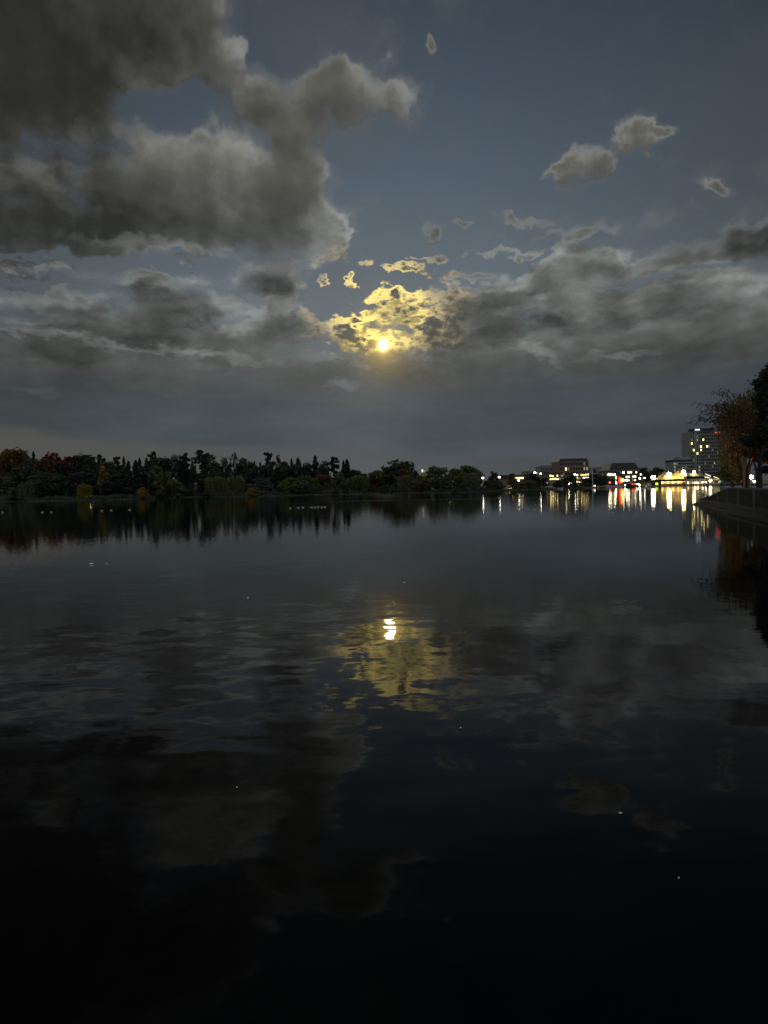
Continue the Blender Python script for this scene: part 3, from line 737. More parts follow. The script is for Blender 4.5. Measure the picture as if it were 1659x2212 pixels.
# ------------------------------------------------------------------ buildings on the far right shore
def em(name, c, s_): return mat(name, (0.02, 0.02, 0.02), 0.5, emit=c, estr=s_)
WARM, WHITE, YEL, GOLD, PINK, REDC = (1, .78, .42), (1, .95, .82), (1, .86, .35), (1, .6, .12), (1, .62, .55), (1, .03, .015)
E = dict(warm=em('lit_warm', WARM, 2.2), white=em('lit_white', (1, .9, .62), 6), bright=em('lit_bright', (1, .93, .66), 16), yel=em('lit_yellow', (1, .76, .24), 4), gold=em('lit_gold', (1, .45, .07), 1.7), dim=em('lit_dim', WARM, .35), faint=em('lit_faint', (1, .9, .7), .12),
         lamp=em('lamp_white', (1, .88, .52), 45), lampw=em('lamp_warm', (1, .74, .36), 45), lamps=em('lamp_small', (1, .92, .7), 16), flood=em('flood_light', (1, .74, .28), 75), red=em('glow_red', (1, .02, .01), 4.5), orange=em('glow_orange', (1, .35, .06), 11),
         tail=em('tail_light', (1, .06, .03), 14), sign=em('sign_white', (.85, .95, 1), 1.0), rsign=em('sign_red', (1, .08, .06), 1.6), pink=em('pane_pink', PINK, 1.5), green=em('glow_green', (.75, .95, .06), 1.6), violet=em('glow_violet', (.75, .6, 1), 8))
brick = mat('brick_wall', (0.27, 0.185, 0.135), 0.85, var=.2, bump=.8)
brick_d = mat('brick_dark', (0.20, 0.13, 0.095), 0.85, var=.2, bump=.8)
roofm = mat('dark_roof', (0.055, 0.04, 0.035), 0.7, var=.2)
glass = mat('window_glass', (0.012, 0.014, 0.016), 0.12, spec=.5)
cream = mat('cream_wall', (0.30, 0.285, 0.23), 0.8, var=.1)
conc = mat('concrete', (0.20, 0.19, 0.155), 0.85, var=.25, bump=1.2)
conc_g = mat('tower_concrete', (0.29, 0.29, 0.235), 0.85, var=.2, bump=.5)
conc_b = mat('tower_brown', (0.26, 0.235, 0.18), 0.85, var=.2, bump=.5)
steel = mat('painted_steel', (0.30, 0.30, 0.28), 0.5, metal=.3)
dark_st = mat('dark_steel', (0.05, 0.05, 0.05), 0.5, metal=.3)
whitep = mat('white_paint', (0.75, 0.74, 0.70), 0.5, var=.06)
greyroof = mat('grey_metal_roof', (0.20, 0.20, 0.17), 0.5, var=.12)
tent = mat('tent_roof', (0.55, 0.40, 0.17), 0.6, var=.08)
wood = mat('dock_wood', (0.24, 0.19, 0.13), 0.8, var=.3, bump=4)
dockm = mat('pale_dock', (0.5, 0.49, 0.47), 0.7, var=.2, bump=2)

def frame_of(sx0, sx1, sy0, sy1, Y):
    """x range and z range of a photograph rectangle at depth Y"""
    a = at((sx0 + sx1) / 2, sy0, Y); c = at((sx0 + sx1) / 2, sy1, Y)
    w = (sx1 - sx0) / 2912.0 * Y
    return a.x, w, c.z, a.z
WIN = {}
def window(parent, x, y, z, w, h, m, lit=None, name='window', depth=.25):
    key = (round(w, 2), round(h, 2), depth)
    if key not in WIN:
        WIN[key] = MB().box(-w / 2, w / 2, -depth, depth * .2, 0, h).mesh('window', glass)
    o = put(name, WIN[key], parent, (x, y, z), m)
    return o
def block(name, sx0, sx1, sy0, Y, base, rz=0.0, depth=18.0):
    cx, w, _, zt = frame_of(sx0, sx1, sy0, sy0, Y)
    return empty(name, (cx, Y, base), rz), w, zt - base

# --- left brick block with a dark mansard roof
def brick_block(sx0, sx1, top, Y, mans, rows, cols, lit, label, seed, slant=0.0):
    rg = random.Random(seed)
    r, w, h = block('brick_block', sx0, sx1, top, Y, 1.2, 0.05)
    hw = h - mans
    MB().box(-w / 2, w / 2, 0, 20, 0, hw).build('wall', brick, r)
    rf = MB().frustum(-w / 2 - .15, w / 2 + .15, -.15, 20.15, hw + .003, h, mans * .55, mans * .55).build('roof', roofm, r)
    cw, ch = w / cols, hw / rows
    for k in range(rows):
        b_ = MB().box(-w / 2 - .1, w / 2 + .1, -.28, -.003, hw - ch * k - .45, hw - ch * k - .12).build('ledge', brick, r)
        for c in range(cols):
            if (k, c) in lit:
                m = E[lit[(k, c)]]
            else:
                m = glass if rg.random() > .06 else E['faint']
            window(r, -w / 2 + cw * (c + .5), -.005, hw - ch * (k + 1) + ch * .16, cw * .56, ch * .56, m, depth=.1)
    for c in range(cols + 1):
        x = -w / 2 + cw * c
        MB().box(max(-w / 2 - .1, x - .16), min(w / 2 + .1, x + .16), -.22, -.004, 0, hw - .46).build('pier', brick_d, r)
    return tag(r, label, 'building', 'brick blocks with dark mansard roofs behind the far shore')
brick_block(2201, 2317, 1805, 520, 2.0, 5, 11, {(1, 2): 'warm', (2, 5): 'warm', (2, 9): 'yel', (2, 10): 'warm', (3, 1): 'dim', (3, 2): 'warm', (3, 3): 'warm', (3, 8): 'warm', (3, 9): 'yel', (4, 7): 'white', (4, 8): 'white', (1, 10): 'dim', (1, 9): 'dim'},
            'taller brick block on the left with four rows of windows under a dark roof', 1)
brick_block(2398, 2521, 1822, 540, 5.4, 3, 12, {(0, 0): 'warm', (0, 1): 'yel', (0, 5): 'white', (0, 7): 'white', (0, 8): 'warm', (0, 10): 'warm', (1, 2): 'yel', (1, 5): 'warm', (1, 6): 'warm', (1, 8): 'white', (1, 9): 'white', (2, 0): 'white', (2, 2): 'bright', (2, 4): 'warm', (2, 5): 'violet', (2, 7): 'warm', (2, 8): 'bright', (2, 9): 'white', (1, 11): 'dim'},
            'lower brick block on the right with a deep dark roof and many lit windows', 2)

# --- glazed halls with every pane lit
def lit_hall(sx0, sx1, sy0, sy1, Y, cols, rows, pal, label, seed):
    pal = pal + ['yel', 'dim', None]; rg = random.Random(seed)
    cx, w, z0, z1 = frame_of(sx0, sx1, sy0, sy1, Y)
    r = empty('glazed_hall', (cx, Y, 1.0), 0.03)
    z0 -= 1.0; z1 -= 1.0
    MB().box(-w / 2, w / 2, 0, 8, 0, z1 + .5).build('wall', conc, r)
    MB().box(-w / 2 - .4, w / 2 + .4, -.7, 8.4, z1 + .503, z1 + .85).build('roof', roofm, r)
    cw, ch = w / cols, (z1 - z0) / rows
    for k in range(rows):
        for c in range(cols):
            m = rg.choice(pal)
            window(r, -w / 2 + cw * (c + .5), -.005, z0 + ch * k + ch * .12, cw * rg.uniform(.4, .75), ch * rg.uniform(.34, .6), E[m] if m else glass, name='window', depth=.12)
    return tag(r, label, 'building', 'brightly lit glazed halls at street level')
lit_hall(2163, 2217, 1866, 1890, 500, 6, 2, ['bright', 'yel', 'white', None], 'wide low hall with a glaring row of panes below the cream terraced building', 3)
lit_hall(2268, 2320, 1861, 1914, 490, 6, 4, ['bright', 'white', 'yel', 'warm', 'yel'], 'glaring glazed hall of four lit storeys under the left brick block', 4)
lit_hall(2370, 2424, 1861, 1874, 500, 7, 1, ['bright', 'bright', 'white'], 'single row of dazzling panes left of the red light', 5)
lit_hall(2455, 2505, 1869, 1895, 500, 6, 2, ['bright', 'white', 'white', 'warm', None], 'lit hall of two storeys right of the red light', 6)

# --- cream terraced building, stepping up to the right
r, w, h = block('terraced_building', 2072, 2202, 1830, 600, 1.0, 0.04)
px = w / 130.0
MB().box(-w / 2 + 3 * px, w / 2, 0, 20, 0, (1906 - 1862) * px).build('wall', brick_d, r)
for (a, c, t0, t1, nn_) in ((0, 58, 1862, 1847, 6), (56, 130, 1846, 1831, 8)):
    x0, x1 = -w / 2 + a * px, -w / 2 + c * px; z0, z1 = (1906 - t0) * px + .004, (1906 - t1) * px
    MB().box(x0, x1, 1.2, 18, z0, z1).build('wall', cream, r)
    MB().box(x0 - .3, x1 + .3, .9, 18.3, z1 + .003, z1 + .5).build('roof', greyroof, r)
    for k in range(nn_):
        window(r, x0 + (x1 - x0) * (k + .5) / nn_, 1.195, z0 + .4, (x1 - x0) / nn_ * .5, (z1 - z0) * .68, E['dim'] if (k == 4 and nn_ == 6) else glass, depth=.12)
MB().box(-w / 2 + 56 * px, w / 2, 1.6, 18, (1906 - 1862) * px + .003, (1906 - 1846) * px).build('wall', brick_d, r)
MB().box(-w / 2 + 66 * px, -w / 2 + 104 * px, 5, 12, (1906 - 1831) * px + .51, (1906 - 1826) * px + .6).build('plant_room', greyroof, r)
for k in range(5):
    window(r, -w / 2 + 63 * px + k * 14 * px, 1.595, (1906 - 1858) * px, 7 * px, 7 * px, glass, depth=.12)
for k in range(6):
    window(r, -w / 2 + 30 * px + k * 16 * px, -.005, (1906 - 1878) * px, 8 * px, 8 * px, E['warm'] if k in (0,) else glass, depth=.12)
tag(r, 'cream terraced building stepping up to the left brick block', 'building')

# --- long low building
r, w, h = block('low_building', 1971, 2074, 1870, 520, 1.0, -0.02)
MB().box(-w / 2 + .5, w / 2 - .5, 0, 10, 0, h - 1.3).build('wall', brick_d, r)
MB().box(-w / 2 - .3, w / 2 + .3, -.8, 10.6, h - 1.297, h).build('roof', roofm, r)
for k in range(9):
    window(r, -w / 2 + w * (k + .5) / 9, -.005, h - 2.9, w / 9 * .86, 1.25, E['warm'] if k in (5, 6, 7) else (E['yel'] if k == 4 else glass), depth=.12)
tag(r, 'long low building with a flat dark roof and a strip of lit windows', 'building')

# --- pale box shaped building between the brick blocks
r, w, h = block('box_building', 2324, 2375, 1842, 620, 1.0, 0.06)
MB().box(-w / 2, w / 2, 0, 14, 0, h).build('wall', cream, r)
MB().box(-w / 2 - .2, w / 2 + .2, -.2, 14.2, h + .003, h + .35).build('roof', greyroof, r)
window(r, -w / 2 + w * .33, -.005, h - 4.3, 2.6, 3.2, glass)
for k in range(6):
    MB().box(w * .02 + k * .9, w * .02 + k * .9 + .4, -.3, -.003, 0, h).build('fin', cream, r)
tag(r, 'pale box shaped building with one dark square opening', 'building')

# --- apartment tower
r, w, h = block('tower_block', 2722, 2852, 1697, 800, 1.5, 0.0)
wl = w * .34
NF = 15; fh = h / NF
MB().box(-w / 2, -w / 2 + wl, 1.2, 26, 0, h).build('wall', conc_g, r)
MB().box(-w / 2 + wl + .003, w / 2, 0, 26, 0, h - .6).build('wall', conc_b, r)
rg = random.Random(9)
pm = 800 / 2912.0
def lit_at(sx, sy): return (int((sx - 2722) / 144 * 18), int((1904 - sy) / (1904 - 1697) * NF))
LIT = {lit_at(*p): c for p, c in {(2726, 1752): 'yel', (2736, 1768): 'yel', (2750, 1793): 'yel', (2766, 1760): 'yel', (2775, 1733): 'yel', (2787, 1756): 'yel', (2766, 1774): 'warm', (2746, 1738): 'dim', (2797, 1757): 'dim', (2757, 1842): 'dim', (2757, 1855): 'dim', (2700, 1843): 'dim', (2838, 1780): 'dim', (2820, 1824): 'dim'}.items()}
for k in range(NF):
    MB().box(-w / 2 - .12, -w / 2 + wl + .1, .95, 1.197, fh * k - .003 + fh * .86, fh * k + fh * .98).build('ledge', conc, r)
    MB().box(-w / 2 + wl + .12, w / 2 + .1, -1.0, -.003, fh * k + fh * .84, fh * k + fh * .98).build('balcony', conc, r)
    for c in range(18):
        left = c < 6
        x = -w / 2 + w * (c + .5) / 18
        if left and c in (2,): continue
        lt = LIT.get((c, k))
        m = E[lt] if lt else (E['faint'] if rg.random() < (.04 if k > 5 else .08) else glass)
        window(r, x, 1.19 if left else -.007, fh * k + fh * .18, w / 18 * .62, fh * .56, m, depth=.1)
MB().box(-w * .36, w * .25, 4, 20, h + .003, h + 3.4).build('penthouse', roofm, r)
sg = MB().box(-w * .36 + .6, -w * .36 + 5.8, 3.6, 3.95, h + 1.0, h + 2.7).build('roof_sign', E['sign'], r)
sg['label'] = 'small white lit roof sign'
rs = MB(); rs.face((w * .2, -.4, h - 2.2), (w * .36, -.4, h - 3.4), (w * .38, -.4, h - 1.0), (w * .33, -.4, h - 1.8), (w * .22, -.4, h - .9)); rs.v += [(x, y - .3, z) for x, y, z in rs.v]
rs.f += [(9, 8, 7, 6, 5)] + [(k, 5 + k, 5 + (k + 1) % 5, (k + 1) % 5) for k in range(5)]
sg = rs.build('wall_sign', E['rsign'], r); sg['label'] = 'red lit sign near the roof'
tag(r, 'grey apartment tower with scattered lit windows and a red sign near its roof', 'building')

# --- grey office building beside the tower
r, w, h = block('office_building', 2652, 2722, 1810, 760, 1.5, 0.03)
MB().box(-w / 2, w / 2, 0, 20, 0, h - 1.8).build('wall', conc_g, r)
MB().box(-w / 2 - .3, w / 2 + .3, -.4, 20.3, h - 1.797, h).build('roof', roofm, r)
MB().box(-w / 2 + w * .36, w / 2, 3, 16, h + .003, h + 2.9).build('penthouse', conc_g, r)
for k in range(6):
    for c in range(8):
        lt = c == 0 and k in (3, 4, 5)
        window(r, -w / 2 + w * (c + .5) / 8, -.005, (h - 2) * k / 6 + .8, w / 8 * .8, 1.5, E['dim'] if lt else (E['faint'] if (k * 5 + c * 3) % 7 == 0 else glass), depth=.12)
tag(r, 'grey office building with a dark parapet left of the tower', 'building')

# --- lit tower top glimpsed over the trees
cx, w, z0, z1 = frame_of(1660, 1675, 1846, 1862, 700)
r = empty('lit_tower', (cx, 700, 0.5))
MB().box(-w / 2, w / 2, 0, 4, 0, z1 - .5).build('wall', cream, r)
for k in range(3):
    window(r, -w / 2 + w * (k + .5) / 3, -.005, z1 - 3.6, w / 3 * .7, 2.6 if k < 2 else 1.8, E['dim'] if k else E['warm'], depth=.12)
tag(r, 'top of a lit yellowish tower peeping over the far trees', 'building')

# --- pavilion with floodlit tent shaped roofs
PY = 400.0
cx, w, z0, z1 = frame_of(2588, 2696, 1847, 1914, PY)
r = empty('pavilion', (cx, PY, 0.0)); pm = PY / 2912.0
def pz(sy): return (1914 - sy) * pm + 0.05
X = lambda sx: (sx - 2642) * pm
eave = pz(1888)
rf = MB()
RIDGE = [(2586, 1888), (2608, 1878), (2626, 1861), (2634, 1855), (2642, 1861), (2656, 1867), (2672, 1864), (2684, 1856), (2691, 1851), (2698, 1857), (2710, 1868), (2724, 1876)]
ny_ = 10
for a in range(49):
    sx = 2586 + (2724 - 2586) * a / 48; zr = pz(lerp_tab(RIDGE, sx))
    for c in range(ny_ + 1):
        q = abs(c / ny_ - .5) * 2
        rf.v.append((X(sx), -1.0 + 14.0 * c / ny_, eave + (zr - eave) * (1 - q) ** 1.1))
for a in range(48):
    for c in range(ny_):
        k = a * (ny_ + 1) + c; rf.f.append((k, k + ny_ + 1, k + ny_ + 2, k + 1))
rf.build('roof', tent, r)
MB().box(X(2592), X(2694), 0, 12, eave - 1.1, eave - .05).build('fascia', mat('brown_fascia', (.12, .06, .03), .7, var=.2), r)
MB().box(X(2606), X(2692), 1.5, 11, .5, eave - 1.103).build('wall', mat('warm_wall', (.5, .34, .16), .7, var=.15), r)
MB().box(X(2600), X(2700), -.5, 11, .15, .5).build('floor_slab', wood, r)
for k in range(12):
    x0 = X(2608) + k * 7.1 * pm
    window(r, x0 + .45, 1.48, 1.35, .74, 1.5, E['gold'] if k % 3 else E['yel'], depth=.1)
for k in range(9):
    MB().tube([(X(2602) + k * 12 * pm, 0, .5), (X(2602) + k * 12 * pm, 0, eave - 1.1)], .09, 6).build('column', wood, r)
for k in range(6):
    x0 = X(2604) + k * 18 * pm
    MB().tube([(x0, 0, 1.3), (x0 + 17 * pm, 0, 1.3)], .05, 4).build('rail', wood, r)
for k in range(16):
    x0 = X(2606) + k * 6 * pm
    MB().ball((x0, .2, eave - 1.35 - .25 * math.sin(k * math.pi / 3) ** 2), .14, n=6, m=5).build('bulb', E['yel'], r)
for sx, sy, dy, q in ((2639, 1868, 2.0, 1.15), (2697, 1860, 2.0, 1.05)):
    f = empty('floodlight', (X(sx), dy, pz(sy)), 0); f.parent = r
    MB().ball((0, -.15, 0), q, .8).build('lens', E['flood'], f)
    MB().frustum(-q, q, .0, .5, -.6, .6, .1, .05).build('housing', dark_st, f, (0, .45, 0))
    MB().tube([(0, .7, .4), (0, .7, 3.4)], .06, 5).build('mast', steel, f)
tag(r, 'pavilion with floodlit tent shaped roofs and a golden lit veranda on the water', 'pavilion')

# right wing: glazed hall under a grey roof
cx, w, z0, z1 = frame_of(2694, 2768, 1866, 1914, PY)
r = empty('glazed_wing', (cx, PY - 2, 0.0)); 
X = lambda sx: (sx - 2731) * pm
MB().frustum(X(2693), X(2770), -.6, 11, pz(1878), pz(1867), 1.6, 2.5).build('roof', greyroof, r)
MB().box(X(2696), X(2766), 0, 10, pz(1889), pz(1878) - .003).build('clerestory', dark_st, r)
for k in range(9): window(r, X(2700) + k * 8 * pm, -.01, pz(1888), 7 * pm, 8.5 * pm, glass, depth=.1)
MB().box(X(2693), X(2771), -.8, 10.5, pz(1894), pz(1889) - .003).build('canopy', greyroof, r)
MB().box(X(2697), X(2766), 2.5, 10, .5, pz(1894) - .003).build('wall', conc, r)
for k in range(8):
    window(r, X(2702) + k * 8.6 * pm, 2.49, .9, .7, 1.3, E[['dim', 'warm', 'dim', 'gold'][k % 4]], depth=.1)
for k in range(8):
    MB().tube([(X(2698) + k * 9.6 * pm, -.5, .4), (X(2698) + k * 9.6 * pm, -.5, pz(1894))], .1, 6).build('column', whitep, r)
f = empty('floodlight', (X(2729), 1.0, pz(1861)), 0); f.parent = r
MB().ball((0, -.15, 0), .65, .8).build('lens', E['flood'], f); MB().frustum(-.5, .5, .0, .5, -.5, .5, .1, .05).build('housing', dark_st, f, (.2, .35, 0)); MB().tube([(.2, .5, -1.2), (.2, .5, -.2)], .07, 5).build('mast', steel, f)
tag(r, 'glazed wing under a grey hipped roof right of the tent roofs', 'pavilion')

# lit awnings and a small kiosk at the right end
for k, (a, c, t_, b_, m, lab) in enumerate(((2767, 2792, 1876, 1884, 'yel', 'tilted yellow lit awning at the right end of the grey roof'), (2782, 2796, 1868, 1877, 'white', 'small lit white canopy above the tilted yellow awning'),
                                        (2813, 2830, 1878, 1886, 'yel', 'small yellow lit canopy over the kiosk at the far right of the pavilion'))):
    cx, w, z0, z1 = frame_of(a, c, t_, b_, PY)
    r = empty('awning', (cx, PY - 1, 0.4))
    mb = MB(); zt, zb = z1 - .4, z0 - .4
    mb.v += [(-w / 2, 0, zt), (w / 2, 0, zb + .35), (w / 2, 2.2, zb + .75), (-w / 2, 2.2, zt + .4), (-w / 2, 0, zt - .3), (w / 2, 0, zb), (w / 2, 2.2, zb + .4), (-w / 2, 2.2, zt + .1)]
    mb.f += [(3, 2, 1, 0), (4, 5, 6, 7), (0, 1, 5, 4), (1, 2, 6, 5), (2, 3, 7, 6), (3, 0, 4, 7)]
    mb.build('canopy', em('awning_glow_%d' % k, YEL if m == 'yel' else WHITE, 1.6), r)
    for sx_ in (-.45, .45): MB().tube([(w * sx_, .1, 0), (w * sx_, .1, zb + .2)], .06, 5).build('pole', steel, r)
    tag(r, lab, 'awning', 'lit awnings at the right end of the pavilion')
cx, w, z0, z1 = frame_of(2802, 2831, 1886, 1908, PY)
r = empty('kiosk', (cx, PY, 0.3)); z1 -= .3
MB().box(-w / 2, w / 2, 0, 3, 0, z1 - .3).build('wall', cream, r)
MB().frustum(-w / 2 - .3, w / 2 + .3, -.3, 3.3, z1 - .297, z1 + .1, .4, .4).build('roof', whitep, r)
for k in range(3): window(r, -w / 2 + w * (k + .5) / 3, -.005, .9, .7, 1.0, E['dim'] if k == 0 else glass, depth=.08)
tag(r, 'small pale kiosk at the water right of the pavilion', 'kiosk')

# --- docks, boats
def dock(sx0, sx1, sy, Y, label, m, th=.35):
    a = at(sx0, sy, Y); c = at(sx1, sy, Y); w = c.x - a.x; nb = max(3, int(w / 4))
    r = empty('floating_dock', ((a.x + c.x) / 2, Y, 0))
    for k in range(nb):
        MB().box(-w / 2 + w * k / nb + .03, -w / 2 + w * (k + 1) / nb - .03, -1.0, 1.0, .12, .12 + th).build('deck_panel', m, r)
    for k in range(nb):
        MB().box(-w / 2 + w * (k + .2) / nb, -w / 2 + w * (k + .8) / nb, -.8, .8, -.25, .118).build('float', dark_st, r)
    for k in range(0, nb + 1, 2):
        MB().tube([(-w / 2 + w * k / nb, 1.15, -.8), (-w / 2 + w * k / nb, 1.15, 1.5)], .1, 6).build('pile', wood, r)
    return tag(r, label, 'dock')
dock(2386, 2446, 1918, 360, 'pale floating dock in front of the red light', dockm, .5)
dock(2552, 2610, 1914, 378, 'dark floating dock left of the golden veranda', wood)
dock(2606, 2800, 1912.5, 386, 'long floating dock along the front of the pavilion', wood)
dock(2300, 2350, 1921, 352, 'short low dock beside the white mast', wood)
def boat(sx, sy, L, Y, label, m, cabin=True, lit=None, rz=0.0):
    p = at(sx, sy, Y)
    r = empty('moored_boat', (p.x, Y, 0.0), rz)
    mb = MB(); n = 9
    for k in range(n):
        t = k / (n - 1); x = -L / 2 + L * t; bw = L * .17 * (1 - max(0, t - .45) ** 2 * 3.2); sh = .55 + .35 * max(0, t - .5) ** 2 * 4
        mb.v += [(x, -max(bw, .03), sh), (x, -max(bw, .03) * .7, -.1), (x, max(bw, .03) * .7, -.1), (x, max(bw, .03), sh)]
    for k in range(n - 1):
        for q in range(4): mb.f.append((k * 4 + q, k * 4 + (q + 1) % 4, k * 4 + 4 + (q + 1) % 4, k * 4 + 4 + q))
    mb.f += [(3, 2, 1, 0), tuple((n - 1) * 4 + q for q in range(4))]
    mb.build('hull', m, r)
    if cabin:
        MB().frustum(-L * .3, L * .12, -L * .11, L * .11, .56, 1.75, .2, .12).build('cabin', m, r)
        for k in range(3): window(r, -L * .2 + k * L * .12, -L * .11 - .02 + .05, 1.0, L * .09, .45, lit or glass, depth=.08)
    return tag(r, label, 'boat', 'boats moored by the pavilion')
boat(2561, 1909, 4.6, 384, 'low pale boat moored left of the green lit box', whitep)
boat(2478, 1914, 5.5, 372, 'dark boat moored under the tail lights', dark_st)
boat(2340, 1915, 4.2, 368, 'white lit boat left of the white mast', whitep, True, E['white'])
boat(2200, 1924, 4.2, 345, 'small pale rowing boat drawn up on the shore near the glaring hall', dockm, False)

# green lit box on the dock and a dark locker next to it
p = at(2586, 1909, 382); r = empty('vending_kiosk', (p.x, 382, .47))
MB().box(-.75, .75, 0, 1.2, 0, 1.7).build('body', dark_st, r); MB().box(-.66, .66, -.06, -.003, .3, 1.5).build('front_panel', E['green'], r); MB().box(-.85, .85, -.15, 1.3, 1.703, 1.85).build('roof', dark_st, r)
tag(r, 'yellow green glowing box beside the golden veranda', 'kiosk')
p = at(2576, 1909, 382); r = empty('storage_locker', (p.x, 382.2, .47))
MB().box(-.5, .5, 0, 1, 0, 1.5).build('body', dark_st, r); MB().frustum(-.6, .6, -.1, 1.1, 1.503, 1.75, .25, .2).build('lid', roofm, r)
tag(r, 'dark upright locker left of the yellow green glowing box', 'locker')

# two glowing panes in a boat shelter at the water
r = empty('boat_shelter', (at(2018, 1928, 333).x, 333, -.02))
k_ = 333 / 2912.0
MB().box(-16 * k_, 16 * k_, .5, 2.2, -.3, .12).build('float', wood, r)
MB().box(-15 * k_, 15 * k_, .9, 2.0, .123, 1.35).build('wall', dark_st, r)
for sgn, m in ((-1, 'warm'), (1, 'pink')):
    MB().box(sgn * 7.6 * k_ - .68, sgn * 7.6 * k_ + .68, .83, .897, .22, .66).build('pane', E[m], r)
    MB().box(sgn * 7.6 * k_ - .68, sgn * 7.6 * k_ + .68, .83, .897, .76, 1.1).build('pane', E[m], r)
MB().box(-16.5 * k_, 16.5 * k_, .7, 2.2, 1.353, 1.5).build('roof', roofm, r)
tag(r, 'low shelter at the waterline with two glowing pinkish windows', 'boat shelter')

# glowing red light by the water
p = at(2443, 1915, 385); zb = .5
r = empty('red_light', (p.x, 385, zb)); k_ = 385 / 2912.0
z = lambda sy: (1919 - sy) * k_
MB().tube([(0, .1, -.6), (0, .1, z(1880))], .12, 6).build('post', dark_st, r)
mb = MB(); pts = [(-5, 1881), (2, 1886), (11, 1890), (13, 1898), (7, 1904), (-2, 1909), (-6, 1902)]
i = [(x * k_, -.15, z(y)) for x, y in pts]; n = len(i); mb.v += i + [(x, .25, zz) for x, y, zz in i]
mb.f += [tuple(reversed(range(n))), tuple(range(n, 2 * n))] + [(q, (q + 1) % n, n + (q + 1) % n, n + q) for q in range(n)]
mb.build('red_panel', E['red'], r)
MB().ball((6 * k_, -.45, z(1895)), .85, 1.15).build('lens', E['orange'], r)
tag(r, 'glowing red light with an orange white core at the water', 'light')
tag(MB().tube([(0, 0, 0), (0, 0, 8.2), (0, 0, 9.0)], [.14, .11, .05], 8).tube([(-.8, 0, 7.6), (.8, 0, 7.6)], .05, 5).build('flag_mast', whitep, None, (at(2334, 1918, 356).x, 356, -.3)), 'tall white mast standing before the broad dark tree', 'mast')

# ------------------------------------------------------------------ lamps
def lamp_post(sx, sy, Y, head, label, rr=.42, arm=0.0, zb=None, heads=((0, 0),), pole=steel, grp='street lamps across the lake'):
    p = at(sx, sy, Y); zb = land_z(p.x, Y) if zb is None else zb
    r = empty('street_lamp', (p.x + arm, Y, zb)); h = p.z - zb
    pts = [(0, 0, -.2), (0, 0, h * .55), (0, 0, h * .9 if arm else h)]
    if arm: pts += [(-arm * .4, 0, h + .25), (-arm, 0, h + .3)]
    MB().tube(pts, [.11, .085, .07, .06, .05][:len(pts)], 6).build('pole', pole, r)
    for dx, dz in heads:
        MB().ball((-arm + dx, -.05, h + dz), rr, .85, 8, 6).build('lamp_head', head, r)
    MB().frustum(-arm - rr * .9, -arm + rr * .9, -rr * .8, rr * .8, h + rr * .86, h + rr * 1.15, rr * .4, rr * .4).build('cap', dark_st, r)
    return tag(r, label, 'street lamp', grp)
lamp_post(352, 1938, 332, E['lamp'], 'lamp with a cluster of white heads at the yellowish willow', .36, heads=((0, 0), (-.75, .1), (.8, -.25)))
lamp_post(1638, 1912, 326, E['lamps'], 'faint white lamp before the olive willow', .26)
lamp_post(1772, 1908, 323, E['lamp'], 'bright white lamp among the big rounded trees', .44)
lamp_post(1759, 1911, 323, E['lamps'], 'dimmer white lamp just left of the bright one among the trees', .4)
lamp_post(1901, 1882, 345, E['lamps'], 'round white lamp left of the small lone tree', .42)
lamp_post(1967, 1879, 360, E['lamps'], 'bright lamp at the left end of the long low building', .36, heads=((0, 0), (-.8, 0)))
lamp_post(2042, 1892, 350, E['lamps'], 'round yellowish lamp below the long low building', .34)
lamp_post(2154, 1902, 352, E['sign'], 'thin post with a pale bent arm left of the glaring hall', .25, arm=.9)
lamp_post(2106, 1862, 420, E['lampw'], 'yellow lamp against the cream terraced building', .5)
lamp_post(2129, 1865, 420, E['lamps'], 'small white lamp right of the yellow one by the terraced building', .4)
lamp_post(2236, 1903, 362, E['lamps'], 'white lamp shining through the dark bush', .7, heads=((0, 0), (-1.2, .2), (1.0, .1)))
lamp_post(2263, 1868, 420, E['lamps'], 'single white lamp left of the four storey glazed hall', .42)
lamp_post(2523, 1868, 430, E['lamps'], 'tall pale curved lamp post right of the right brick block', .34, arm=.9, pole=whitep)
lamp_post(2519, 1884, 425, E['lamps'], 'white lamp left of the tall pale curved post', .5)
lamp_post(2538, 1882, 425, E['lamps'], 'white lamp right of the tall pale curved post', .42)
lamp_post(2575, 1877, 408, E['lamp'], 'glaring lamp beside the left eave of the pavilion', .75, heads=((0, 0), (-.9, -.2)))
lamp_post(2401, 1900, 380, E['tail'], 'small red lamp on a post left of the pale floating dock', .38)
lamp_post(2797, 1893, 394, E['lampw'], 'glaring white lamp in front of the kiosk', .65)
for sx, sy, Y, lab in ((2748, 1902, 392, 'lantern on the dock at the middle of the glazed wing'), (2767, 1899, 392, 'lantern on the dock in front of the yellow awning'), (2779, 1898, 392, 'lantern on the dock nearest to the kiosk'), (2736, 1901, 392, 'lantern on the dock at the left part of the glazed wing')):
    lamp_post(sx, sy, Y, E['lampw'] if sx % 2 else E['lamp'], lab, .24, zb=.3, grp='lanterns along the pavilion dock')
for sx, lab in ((2461, 'small white light left of the dark moored boat'), (2473, 'white light above the dark moored boat'), (2518, 'small warm light on the bank right of the parked cars')):
    lamp_post(sx, 1911, 384, E['lamps'] if sx < 2500 else E['lampw'], lab, .3, grp='small lights along the shore road')

